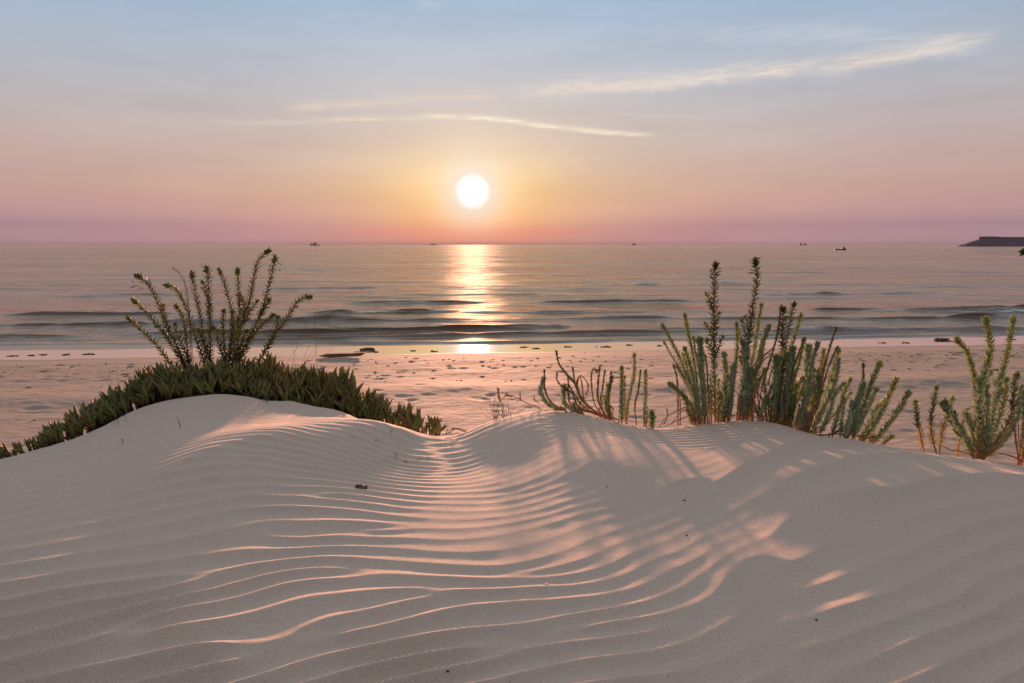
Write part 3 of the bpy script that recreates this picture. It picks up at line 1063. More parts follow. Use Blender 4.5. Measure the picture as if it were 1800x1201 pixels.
def leaf_cloud(path, t0, t1, per_m, L0, L1, el0, el1, cols, w=0.20, seed=0):
    """many small pointed leaves set spirally round a stem -> verts, tris, colours"""
    r = np.random.default_rng(seed)
    seg = np.linalg.norm(np.diff(path, axis=0), axis=1)
    cum = np.concatenate([[0], np.cumsum(seg)])
    tot = cum[-1]
    n = max(4, int(per_m * tot * (t1 - t0)))
    tt = t0 + (t1 - t0) * np.linspace(0, 1, n) ** 0.92
    tg, nn, bb = frames(path)
    get = lambda a: np.stack([np.interp(tt * tot, cum, a[:, i]) for i in range(3)], -1)
    P, T, N, B = get(path), get(tg), get(nn), get(bb)
    az = np.arange(n) * 2.39996 + r.normal(0, 0.25, n)
    u = (tt - t0) / max(t1 - t0, 1e-6)
    el = np.radians(el0 + (el1 - el0) * u + r.normal(0, 9, n))
    L = (L0 + (L1 - L0) * u) * r.uniform(0.75, 1.2, n)
    rad = np.cos(az)[:, None] * N + np.sin(az)[:, None] * B
    D = np.cos(el)[:, None] * T + np.sin(el)[:, None] * rad
    S = np.cross(D, T)
    S /= np.linalg.norm(S, axis=1)[:, None] + 1e-9
    U = np.cross(S, D)
    wd = (L * w)[:, None]
    p0 = P
    mid = P + D * (L * 0.5)[:, None]
    tip = P + D * L[:, None] + T * (L * 0.10)[:, None]
    v = np.stack([p0, mid + S * wd + U * wd * 0.25, tip, mid - S * wd + U * wd * 0.25, mid - U * wd * 0.35], 1).reshape(-1, 3)
    o = (np.arange(n) * 5)[:, None]
    f = np.concatenate([o + np.array([q]) for q in ((0, 4, 1), (0, 3, 4), (4, 2, 1), (4, 3, 2))], 0)
    cs = np.array(cols, float)
    cu = tt * (len(cs) - 1)
    i = np.clip(cu.astype(int), 0, len(cs) - 2)
    c = cs[i] * (1 - (cu - i))[:, None] + cs[i + 1] * (cu - i)[:, None]
    c = c * r.uniform(0.7, 1.3, n)[:, None]
    return v, f, np.repeat(c, 5, axis=0)


GLAUC = (0.37, 0.46, 0.28)
OLIVE = (0.40, 0.34, 0.15)
GREEN = (0.30, 0.36, 0.13)
DARK = (0.095, 0.110, 0.040)
RED = (0.42, 0.16, 0.10)
BROWN = (0.13, 0.075, 0.045)
STYLES = {
    # leaf start, per metre, length foot/top, angle foot/top, leaf colours foot..top, stem colours foot/top, stem radius
    'dark': (0.04, 250, .028, .021, 58, 56, (DARK, DARK, (0.11, 0.13, 0.04), (0.14, 0.17, 0.045)), (BROWN, (0.06, 0.065, 0.03)), .0030),
    'tall': (0.05, 330, .030, .025, 45, 66, (OLIVE, GLAUC, DARK, DARK, DARK), (RED, (0.06, 0.065, 0.03)), .0034),
    'dense': (0.06, 760, .034, .026, 30, 36, (OLIVE, GLAUC, GLAUC, GLAUC, (0.24, 0.31, 0.18)), (RED, (0.10, 0.12, 0.06)), .0036),
    'mid': (0.08, 500, .028, .021, 40, 44, (OLIVE, GLAUC, GLAUC, GREEN, GREEN), (RED, (0.10, 0.10, 0.05)), .0032),
    'sparse': (0.12, 320, .023, .018, 46, 42, (OLIVE, OLIVE, (0.13, 0.15, 0.075), GREEN), (RED, (0.12, 0.11, 0.05)), .0026),
    'redfoot': (0.30, 480, .018, .014, 30, 30, (OLIVE, OLIVE, (0.15, 0.14, 0.055), (0.13, 0.15, 0.06)), (RED, (0.17, 0.10, 0.05)), .0032),
    'dry': (0.55, 420, .013, .010, 40, 50, (RED, (0.22, 0.09, 0.04), (0.25, 0.12, 0.05)), (RED, (0.18, 0.08, 0.045)), .0034),
    'bare': (1.0, 0, 0, 0, 0, 0, (RED, RED), (RED, (0.15, 0.07, 0.05)), .0032),
}
SEED = [100]


def plant_root(name, px, py, back=0.08):
    """an Empty at a plant's foot; the foot stands on the dune a little behind its skyline"""
    x = (px - 900) / PF * 3.3
    for _ in range(6):
        d = float(ridge_y(x)) + back
        x = at(px, py, d)[0]
    o = empty(name, (x, d, float(gz(x, d)[0])))
    return o, d


def world_path(pts, d0, lean, bow, n):
    k = len(pts)
    P = []
    for i, (px, py) in enumerate(pts):
        t = i / (k - 1)
        P.append(at(px, py, d0 + lean * t + bow * math.sin(math.pi * t)))
    return catmull(P, n)


def stem(root, pts, d, style, lean=None, plant=True, scale=1.0, head=False, name='stem'):
    """pts run from the foot to the tip; one stem, with its leaves as a sub-part"""
    SEED[0] += 1
    r = np.random.default_rng(SEED[0])
    st = STYLES[style]
    d = d + r.uniform(-0.05, 0.06)
    lean = r.uniform(-0.08, 0.10) if lean is None else lean
    path = world_path(pts, d, lean, r.uniform(-0.02, 0.02), max(10, 4 * len(pts)))
    if plant:
        g = float(gz(path[0, 0], path[0, 1])[0]) - 0.012
        if g < path[0, 2] - 0.004:
            path = np.vstack([[path[0, 0], path[0, 1] + 0.004, g], path])
    n = len(path)
    v, f = tube(path, np.linspace(st[8] * scale, st[8] * 0.5 * scale, n), 6)
    c0, c1 = np.array(st[7][0]), np.array(st[7][1])
    tt = np.repeat(np.linspace(0, 1, n), 6)[:, None] ** 0.7
    me = mesh_np(name, v, f, True, col=(c0 * (1 - tt) + c1 * tt) * r.uniform(0.8, 1.2))
    so = link_mesh(name, me, M_STEM, root)
    if st[1]:
        lv, lf, lc = leaf_cloud(path, st[0], 1.0, st[1], st[2] * scale, st[3] * scale, st[4], st[5], st[6], 0.21, SEED[0])
        # the tuft at the growing tip
        tv, tf, tcx = leaf_cloud(path, 0.965, 1.0, 900 / max(np.linalg.norm(path[-1] - path[0]), .1) ** 0.3, st[3] * 1.0 * scale, st[3] * 0.8 * scale, 50, 14, (st[6][-1], st[6][-1]), 0.26, SEED[0] + 5000)
        tf = tf + len(lv)
        lv, lf, lc = np.vstack([lv, tv]), np.vstack([lf, tf]), np.vstack([lc, tcx])
        me = mesh_np('foliage', lv, lf, False, col=lc)
        fo = link_mesh('foliage', me, M_LEAF, so, loc=(0, 0, 0))
        tag(fo, kind='stuff')
    if head:
        hb = MB()
        for k in range(15):                                          # cupped bracts and little seed capsules
            a = k * 2.4
            up = r.uniform(-0.060, 0.014) * scale
            rr = r.uniform(0.006, 0.026) * scale
            c = path[-1] + np.array([math.cos(a) * rr, math.sin(a) * rr, up])
            for q in range(3):
                b0 = a + (q - 1) * 1.1
                e1 = c + np.array([math.cos(b0) * .014, math.sin(b0) * .014, r.uniform(-.002, .009)])
                sd_ = np.array([-math.sin(b0), math.cos(b0), 0]) * .009
                mid = (c + e1) / 2
                hb.add([c, mid + sd_, e1, mid - sd_ + np.array([0, 0, .002])], [(0, 1, 2), (0, 2, 3)], np.array(DARK) * r.uniform(0.9, 1.7))
        tag(hb.build('flower_head', M_LEAF, so, loc=(0, 0, 0), smooth=False), kind='stuff')
    return so


def zz(ox, oy, k, *p):
    """tip-to-foot tracing in an enlarged view -> foot-to-tip photograph positions"""
    return [(ox + x / k, oy + y / k) for x, y in p][::-1]


# --- the tall spurge standing in the ice plant on the left mound
root, d = plant_root("sea_spurge", 385, 640, 0.30)
tag(root, "dark leafy sea spurge with many arching stems rising from the ice plant mound", "plant", "sea spurge plants")
L = lambda *p: zz(200, 420, 4.29, *p)
for i, (p, hd) in enumerate((
    (L((110, 600), (220, 700), (330, 810), (430, 950)), 0), (L((150, 465), (260, 570), (350, 680), (440, 800), (530, 950)), 0),
    (L((172, 278), (215, 300), (265, 345), (320, 450), (370, 570), (420, 680), (480, 820), (540, 950)), 1), (L((400, 350), (470, 380), (520, 460), (560, 560), (600, 680), (640, 800), (690, 950)), 0),
    (L((475, 510), (520, 590), (540, 690), (570, 950)), 0), (L((590, 265), (610, 380), (630, 480), (655, 600), (680, 760), (710, 950)), 0),
    (L((700, 225), (715, 330), (720, 450), (725, 600), (730, 950)), 1), (L((675, 335), (695, 400), (718, 500), (722, 620)), 0),
    (L((800, 240), (840, 350), (870, 460), (890, 560), (890, 700), (870, 950)), 0), (L((935, 240), (940, 400), (950, 520), (930, 700), (890, 950)), 0),
    (L((1165, 95), (1125, 125), (1090, 160), (1060, 280), (1030, 430), (1000, 540), (960, 660), (910, 950)), 0), (L((1215, 145), (1190, 270), (1150, 430), (1110, 560), (1050, 690), (990, 800), (920, 950)), 1),
    (L((1480, 440), (1400, 460), (1330, 560), (1270, 650), (1200, 740), (1100, 920)), 0), (L((1195, 580), (1110, 660), (1030, 760), (930, 950)), 0),
    (L((465, 650), (500, 760), (580, 950)), 0), (L((760, 680), (790, 760), (840, 950)), 0), (L((830, 550), (825, 650), (845, 950)), 0),
    (L((960, 440), (985, 520), (960, 680)), 0), (L((1075, 480), (1030, 540), (985, 640)), 0), (L((1240, 600), (1225, 680), (1160, 830)), 0), (L((1170, 470), (1130, 530), (1090, 600)), 0),
    (L((640, 700), (690, 800), (740, 950)), 0), (L((1000, 700), (960, 800), (900, 950)), 0), (L((900, 560), (900, 700), (860, 950)), 0), (L((370, 510), (385, 620), (425, 720)), 0),
)):
    stem(root, p, d, 'dark', plant=len(p) > 3 and i not in (7, 17, 18, 19, 20, 24), head=bool(hd), scale=1.35)

# --- the spurges along the crest on the right
A4 = lambda *p: zz(840, 600, 5.0, *p)
A5 = lambda *p: zz(1140, 440, 3.753, *p)
A6 = lambda *p: zz(1350, 520, 4.448, *p)
A7 = lambda *p: zz(1580, 540, 4.29, *p)


def spurge(label, foot, stems, back=0.07, more=0):
    mr = np.random.default_rng(int(foot[0]))
    root, d = plant_root("sea_spurge", foot[0], foot[1], back)
    tag(root, label, "plant", "sea spurge plants")
    for s_ in stems:
        p, style = s_[0], s_[1]
        if more and style in ('dense', 'mid', 'sparse', 'redfoot') and not (len(s_) > 2 and s_[2].get('branch')):
            for _ in range(more):
                k = mr.uniform(0.4, 0.85)
                dx = mr.normal(0, 9)
                q = [(a + (dx + mr.normal(0, 1.5)) * (0.5 + 0.5 * i / (len(p) - 1)), p[0][1] + (b_ - p[0][1]) * k) for i, (a, b_) in enumerate(p)]
                stem(root, q, d + mr.uniform(0, 0.12), str(mr.choice(['dense', 'mid', 'sparse', 'redfoot', 'dense', 'bare'])), scale=float(mr.uniform(0.8, 1.15)))
        stem(root, p, d, style, plant=len(s_) < 3 or not s_[2].get('branch'), head=len(s_) > 2 and bool(s_[2].get('head')), scale=(s_[2].get('scale', 1.0) if len(s_) > 2 else 1.0))
    return root


spurge("straggly spurge with bare red-brown stems on the crest right of the saddle", (1040, 728), [
    (A4((585, 265), (585, 380), (600, 460), (650, 540), (780, 615)), 'redfoot'),
    (A4((690, 95), (715, 200), (780, 290), (860, 380), (900, 480), (1000, 590), (1120, 670)), 'redfoot', {'scale': 1.15}),
    (A4((835, 240), (845, 320), (870, 420), (930, 540), (1080, 660)), 'redfoot'),
    (A4((795, 330), (795, 480), (820, 560), (930, 640)), 'redfoot'),
    (A4((1045, 275), (1020, 235), (998, 300), (1005, 450), (1030, 560), (1100, 665)), 'dry', {'scale': 1.1}),
    (A4((1070, 240), (1055, 400), (1060, 520), (1120, 665)), 'redfoot', {'scale': 1.1}),
    (A4((1115, 270), (1095, 420), (1080, 540), (1130, 670)), 'redfoot'),
    (A4((1170, 280), (1155, 450), (1150, 560), (1160, 690)), 'redfoot'),
    (A4((955, 470), (970, 390), (930, 320), (890, 310), (870, 420)), 'dry', {'branch': 1}),
    (A4((930, 520), (920, 420), (900, 315), (870, 360), (905, 500)), 'dry', {'branch': 1}),
    (A4((770, 430), (800, 450), (805, 520)), 'dry', {'branch': 1}),
    (A4((1190, 600), (1160, 570), (1165, 690)), 'dry'),
    (A4((840, 560), (920, 610), (1020, 630), (1150, 660), (1240, 690)), 'bare', {'scale': 1.3}),
    (A4((900, 590), (1000, 620), (1100, 655), (1200, 690)), 'bare'),
    (A4((700, 470), (760, 520), (830, 600)), 'bare', {'scale': .5}), (A4((900, 540), (890, 590), (930, 635)), 'redfoot', {'scale': .8}),
], more=1)
root, d = plant_root("sea_spurge", 935, 722, 0.10)
tag(root, "low sprawling red spurge runner with one upright green tip by the saddle", "plant", "sea spurge plants")
for p, sty in ((A4((180, 430), (190, 520), (215, 510), (250, 480), (330, 490), (440, 550), (520, 575), (560, 610)), 'dry'), (A4((180, 425), (180, 470), (195, 530)), 'mid'),
               (A4((370, 455), (372, 490), (380, 515)), 'sparse'), (A4((495, 490), (505, 520), (540, 545)), 'sparse'), (A4((340, 545), (355, 520), (380, 525)), 'bare'), (A4((255, 470), (270, 480), (300, 490)), 'sparse')):
    stem(root, p, d + 0.02, sty, lean=0.0, plant=sty == 'dry', scale=0.8)
for lab, st_ in (
    ("pair of slim green spurge shoots rising together left of the forked one", [(A4((1265, 245), (1265, 400), (1265, 720)), 'mid', {'scale': 1.1}), (A4((1290, 320), (1290, 500), (1298, 725)), 'sparse')]),
    ("tallest slim spurge shoot between the straggly plant and the big clump", [(A4((1375, 125), (1375, 280), (1340, 450), (1310, 600), (1312, 730)), 'mid')]),
    ("slim spurge shoot with bare red foot bent slightly left", [(A4((1430, 265), (1410, 430), (1380, 570), (1395, 740)), 'redfoot')]),
    ("rightmost slim spurge shoot before the big right-hand clump", [(A4((1475, 270), (1475, 450), (1465, 600), (1460, 750)), 'mid'), (A4((1485, 590), (1488, 660), (1480, 750)), 'sparse')]),
    ("tiny tufted spurge seedling just left of the big clump", [(A4((1535, 640), (1535, 700), (1532, 760)), 'mid', {'scale': 1.2})]),
):
    spurge(lab, st_[0][0][0], st_, 0.06)

spurge("grey-green spurge clump with two tall dark flowering stems", (1262, 738), [
    (A5((95, 500), (150, 600), (200, 700), (260, 850), (310, 1000), (335, 1150)), 'mid'), (A5((240, 430), (260, 540), (285, 650), (310, 800), (330, 1000), (345, 1150)), 'mid'),
    (A5((340, 600), (350, 750), (365, 950), (372, 1150)), 'dense', {'scale': 1.15}),
    (A5((440, 100), (435, 250), (430, 450), (430, 650), (435, 850), (440, 1150)), 'tall', {'head': 1, 'scale': 1.15}),
    (A5((385, 295), (405, 340), (428, 400)), 'dark', {'branch': 1}), (A5((378, 490), (400, 530), (428, 590)), 'dark', {'branch': 1}), (A5((385, 600), (405, 640), (432, 720)), 'dark', {'branch': 1}),
    (A5((490, 575), (465, 640), (437, 720)), 'dark', {'branch': 1}), (A5((465, 420), (450, 470), (432, 530)), 'dark', {'branch': 1}),
    (A5((580, 490), (585, 620), (570, 800), (540, 1000), (515, 1150)), 'mid'),
    (A5((705, 75), (715, 200), (690, 370), (670, 520), (640, 750), (610, 950), (592, 1150)), 'tall', {'head': 1, 'scale': 1.1}),
    (A5((745, 360), (720, 500), (700, 650), (670, 800), (640, 1150)), 'mid'), (A5((640, 440), (655, 500), (668, 560)), 'dark', {'branch': 1}), (A5((615, 470), (640, 560), (660, 650)), 'dark', {'branch': 1}),
    (A5((500, 700), (510, 850), (492, 1000), (480, 1150)), 'dense', {'scale': 1.2}), (A5((560, 770), (545, 900), (530, 1150)), 'dense', {'scale': 1.1}), (A5((630, 620), (642, 800), (622, 1150)), 'dense', {'scale': 1.3}),
    (A5((680, 800), (665, 950), (640, 1150)), 'dense', {'scale': 1.1}),
    (A5((165, 760), (190, 870), (195, 1165)), 'redfoot'), (A5((220, 945), (250, 1010), (285, 1150)), 'mid'), (A5((240, 650), (270, 750), (305, 900), (330, 1150)), 'mid'), (A5((190, 770), (250, 880), (300, 1000), (320, 1150)), 'mid'),
    (A5((410, 850), (412, 1150)), 'sparse'), (A5((462, 860), (452, 1150)), 'sparse'), (A5((750, 590), (725, 700), (690, 850), (650, 1150)), 'sparse'), (A5((600, 540), (625, 640), (640, 800)), 'sparse', {'branch': 1}),
    (A5((230, 690), (260, 800), (300, 950)), 'sparse', {'branch': 1}), (A5((395, 900), (400, 1150)), 'redfoot'),
    (A5((70, 1165), (110, 1110), (170, 1070), (280, 1020)), 'bare', {'branch': 1}), (A5((110, 1165), (200, 1120), (290, 1090), (340, 1120)), 'bare', {'branch': 1}), (A5((120, 1050), (125, 1090), (100, 1150)), 'dry', {'branch': 1}),
    (A5((150, 1150), (210, 1070), (260, 1060), (300, 1130)), 'bare', {'branch': 1}), (A5((560, 960), (530, 1050), (520, 1150)), 'bare'), (A5((480, 980), (500, 1080), (505, 1150)), 'bare'),
], more=1)
spurge("tangled grey-green spurge clump with a bundle of red bare stems", (1350, 742), [
    (A5((875, 370), (850, 550), (810, 700), (750, 900), (710, 1160)), 'redfoot'), (A5((960, 355), (930, 480), (900, 650), (865, 850), (845, 1160)), 'tall'),
    (A5((1005, 430), (960, 580), (900, 750), (865, 950), (845, 1160)), 'mid'), (A5((890, 395), (880, 530), (890, 700), (872, 900), (860, 1160)), 'tall', {'scale': 1.2}),
    (A5((850, 720), (840, 880), (820, 1160)), 'dense', {'scale': 1.3}), (A5((950, 660), (930, 850), (895, 1160)), 'dense', {'scale': 1.35}), (A5((1025, 590), (990, 750), (950, 900), (925, 1180)), 'mid'),
    (A5((830, 650), (750, 700), (665, 800), (600, 950), (580, 1150)), 'bare', {'scale': 1.25}), (A5((820, 640), (740, 730), (680, 830), (620, 1000), (600, 1150)), 'bare'),
    (A5((800, 690), (730, 760), (690, 860), (680, 1150)), 'bare', {'scale': 1.2}), (A5((800, 850), (740, 850), (700, 880), (690, 1000), (740, 1150)), 'bare'), (A5((780, 960), (730, 900), (700, 950), (690, 1150)), 'bare'),
    (A5((830, 760), (760, 820), (720, 960), (760, 1150)), 'bare'), (A5((700, 1000), (720, 1080), (760, 1150)), 'dry'), (A5((640, 1020), (690, 1060), (790, 1130)), 'bare'), (A5((720, 940), (760, 1010), (790, 1150)), 'dry', {'scale': 1.3}),
    (A5((810, 900), (790, 1000), (800, 1150)), 'dry', {'scale': 1.2}), (A5((765, 800), (770, 950), (780, 1150)), 'sparse'),
    (A6((280, 340), (240, 450), (200, 560), (170, 700), (100, 1010)), 'redfoot'), (A6((390, 380), (350, 500), (330, 620), (300, 800), (215, 1060)), 'dense'), (A6((320, 410), (312, 520), (308, 650), (285, 850), (240, 1070)), 'dense', {'scale': 1.3}),
    (A6((530, 260), (490, 380), (450, 520), (420, 650), (370, 850), (270, 1090)), 'redfoot', {'scale': 1.2}), (A6((435, 430), (420, 550), (400, 700), (330, 900), (265, 1080)), 'mid'),
    (A6((550, 430), (520, 550), (480, 700), (420, 880), (325, 1090)), 'mid', {'scale': 1.2}), (A6((545, 510), (530, 650), (470, 800), (400, 950), (340, 1095)), 'dense', {'scale': 1.1}),
    (A6((170, 480), (160, 650), (130, 850), (90, 1020)), 'dense', {'scale': 1.3}), (A6((60, 500), (70, 650), (60, 850), (50, 1010)), 'dense', {'scale': 1.3}), (A6((400, 600), (350, 800), (300, 1080)), 'dense', {'scale': 1.1}),
    (A6((440, 630), (360, 670), (330, 780), (250, 1050)), 'bare'), (A6((480, 620), (420, 700), (370, 900), (310, 1080)), 'bare'), (A6((270, 640), (230, 760), (200, 900), (190, 1050)), 'bare'), (A6((90, 560), (130, 480), (40, 560), (0, 700)), 'bare', {'branch': 1}),
    (A6((140, 660), (130, 850), (140, 1040)), 'sparse'), (A6((20, 830), (30, 1000)), 'sparse'), (A6((210, 800), (180, 1045)), 'sparse'),
], more=1)
spurge("fan of green spurge stems leaning right from a creeping red runner", (1480, 768), [
    (A6((640, 660), (590, 770), (560, 880), (505, 1090)), 'mid'), (A6((590, 690), (520, 780), (480, 920), (400, 1095)), 'mid'), (A6((600, 820), (580, 920), (565, 1095)), 'mid', {'scale': .9}),
    (A6((745, 545), (740, 680), (690, 800), (640, 950), (590, 1030), (480, 1085)), 'redfoot', {'scale': 1.25}), (A6((870, 540), (810, 680), (760, 830), (700, 960), (620, 1110)), 'mid', {'scale': 1.3}),
    (A6((840, 740), (790, 850), (730, 980), (660, 1115)), 'dense'), (A6((1000, 665), (940, 800), (880, 930), (810, 1040), (740, 1130)), 'mid', {'scale': 1.2}), (A6((920, 810), (850, 880), (800, 980), (720, 1125)), 'mid', {'scale': 1.1}),
    (A6((1090, 770), (1030, 880), (950, 990), (870, 1090), (810, 1145)), 'dense', {'scale': 1.15}), (A6((965, 1105), (930, 1130), (895, 1160)), 'mid'), (A6((740, 700), (700, 850), (650, 1000), (610, 1110)), 'dense', {'scale': 1.1}),
    (A6((660, 850), (640, 980), (600, 1110)), 'dense'), (A6((830, 930), (810, 1010), (770, 1090), (720, 1120)), 'bare'), (A6((640, 1030), (560, 1060), (470, 1085), (380, 1090)), 'bare', {'scale': 1.3}),
    (A6((740, 1100), (650, 1085), (540, 1080), (430, 1090)), 'bare', {'scale': 1.2}), (A6((860, 1110), (780, 1110), (680, 1095)), 'bare'),
])
spurge("single small spurge shoot left of the two beside the right-hand plant", (1623, 790), [(A7((125, 720), (140, 850), (160, 960), (192, 1100)), 'sparse', {'scale': 1.2})], 0.06)
spurge("pair of short yellow-green spurge shoots springing from one foot", (1645, 794), [
    (A7((285, 610), (255, 750), (240, 880), (250, 980), (285, 1110)), 'sparse', {'scale': 1.25}), (A7((405, 695), (360, 820), (325, 950), (305, 1110)), 'sparse', {'scale': 1.3})], 0.06)
spurge("thin pale spurge shoot half hidden behind the big right-hand plant", (1684, 798), [(A7((515, 770), (480, 880), (455, 1000), (445, 1130)), 'sparse')], 0.10)
spurge("vigorous blue-green spurge with curved stems near the right edge", (1718, 804), [
    (A7((345, 740), (400, 850), (470, 970), (530, 1060), (565, 1150)), 'dense', {'scale': 1.3}), (A7((440, 250), (510, 340), (555, 470), (580, 600), (590, 800), (580, 1150)), 'mid', {'scale': 1.15}),
    (A7((655, 100), (680, 220), (690, 320), (660, 450), (620, 560), (600, 700), (610, 900), (592, 1150)), 'mid', {'scale': 1.3}), (A7((860, 90), (840, 220), (810, 380), (770, 540), (720, 730), (690, 900), (625, 1150)), 'mid', {'scale': 1.1}),
    (A7((510, 820), (550, 910), (575, 1000), (590, 1150)), 'dense', {'scale': 1.2}), (A7((650, 615), (660, 750), (650, 900), (615, 1150)), 'dense', {'scale': 1.4}), (A7((810, 550), (800, 680), (750, 850), (690, 1000), (625, 1150)), 'mid', {'scale': 1.1}),
    (A7((885, 515), (865, 650), (850, 800), (780, 950), (640, 1150)), 'sparse', {'scale': 1.3}), (A7((930, 650), (870, 850), (780, 1000), (630, 1150)), 'dense', {'scale': 1.35}), (A7((415, 810), (440, 880), (500, 980), (560, 1130)), 'dense'),
    (A7((690, 490), (650, 560), (610, 640)), 'mid', {'branch': 1}), (A7((775, 630), (745, 680), (710, 760)), 'mid', {'branch': 1}), (A7((735, 560), (740, 620), (725, 690)), 'mid', {'branch': 1}),
    (A7((330, 1045), (380, 1075), (450, 1085), (560, 1120)), 'bare', {'branch': 1}), (A7((560, 960), (565, 1140)), 'bare'), (A7((590, 900), (600, 1140)), 'bare'),
])
spurge("reddish spurge partly cut off by the right edge of the picture", (1796, 812), [
    (A7((930, 600), (945, 800), (925, 1000), (900, 1165)), 'redfoot'), (A7((900, 870), (905, 1000), (915, 1165)), 'bare'), (A7((870, 900), (885, 1020), (905, 1165)), 'dry'), (A7((1000, 560), (985, 800), (950, 1000), (920, 1165)), 'mid'),
    (A7((950, 820), (940, 1000), (915, 1165)), 'sparse', {'scale': 1.3}), (A7((940, -412), (985, -405), (1030, -200), (1030, 300), (1000, 700), (930, 1165)), 'tall'),
    (A7((690, 1095), (760, 1100), (830, 1120), (930, 1155)), 'bare', {'branch': 1}), (A7((720, 1110), (800, 1110), (870, 1130), (940, 1165)), 'bare', {'branch': 1, 'scale': .8}),
])

# --- ice plant mat on the left mound
TOP = [(-60, 800), (0, 779), (26, 776), (51, 770), (77, 754), (95, 730), (128, 712), (169, 694), (200, 668), (235, 651), (258, 633), (276, 628), (307, 625), (352, 626), (410, 624), (435, 618), (480, 612), (503, 619), (526, 626),
       (559, 630), (585, 621), (605, 621), (612, 634), (622, 652), (641, 661), (655, 672), (673, 679), (688, 692), (706, 700), (722, 704), (746, 713), (762, 719), (785, 726)]
BOT = [(-60, 812), (0, 803), (30, 796), (60, 788), (120, 768), (180, 743), (240, 712), (300, 699), (350, 692), (400, 689), (440, 697), (490, 705), (508, 706), (538, 721), (580, 723), (592, 712), (608, 722), (638, 740), (673, 744), (697, 748), (720, 757), (743, 764), (790, 764)]
top_at = lambda px: float(np.interp(px, [a for a, _ in TOP], [b_ for _, b_ in TOP]))
bot_at = lambda px: float(np.interp(px, [a for a, _ in BOT], [b_ for _, b_ in BOT]))


def ice_leaf_mesh(k):
    """one fleshy, three-edged, slightly curved leaf, unit length along +Z"""
    r = np.random.default_rng(900 + k)
    rings, sides = 7, 5
    bend = r.uniform(0.05, 0.28)
    wmax = r.uniform(0.075, 0.105)
    v, c = [], []
    ang = np.array([0.0, 1.15, 2.35, 3.93, 5.13])
    rs = np.array([1.0, 0.8, 1.05, 1.05, 0.8])
    for i in range(rings):
        t = i / (rings - 1)
        w = wmax * (0.62 + 0.5 * math.sin(math.pi * min(t * 0.9 + 0.12, 1))) * (1 - max(0, (t - 0.62) / 0.38) ** 1.7 * 0.93)
        off = bend * t * t
        for a, q in zip(ang, rs):
            v.append((off + w * q * math.cos(a), w * q * math.sin(a) * 0.9, t))
            c.append((t, t, t))
    f = [(i * sides + j, i * sides + (j + 1) % sides, (i + 1) * sides + (j + 1) % sides, (i + 1) * sides + j) for i in range(rings - 1) for j in range(sides)]
    f.append(tuple(range((rings - 1) * sides, rings * sides)))
    return v, f, c


ICE = [ice_leaf_mesh(k) for k in range(7)]
ICE_ME = []
for k, (v, f, c) in enumerate(ICE):
    me = mesh_np("leaf", np.array(v), f, True, col=np.array(c))
    me.materials.append(M_ICE)
    ICE_ME.append(me)


def leaf_matrix(p, direction, length, roll):
    q = Vector(direction).normalized().to_track_quat('Z', 'Y')
    return Matrix.Translation(Vector(p)) @ q.to_matrix().to_4x4() @ Matrix.Rotation(roll, 4, 'Z') @ Matrix.Diagonal((length, length, length, 1))


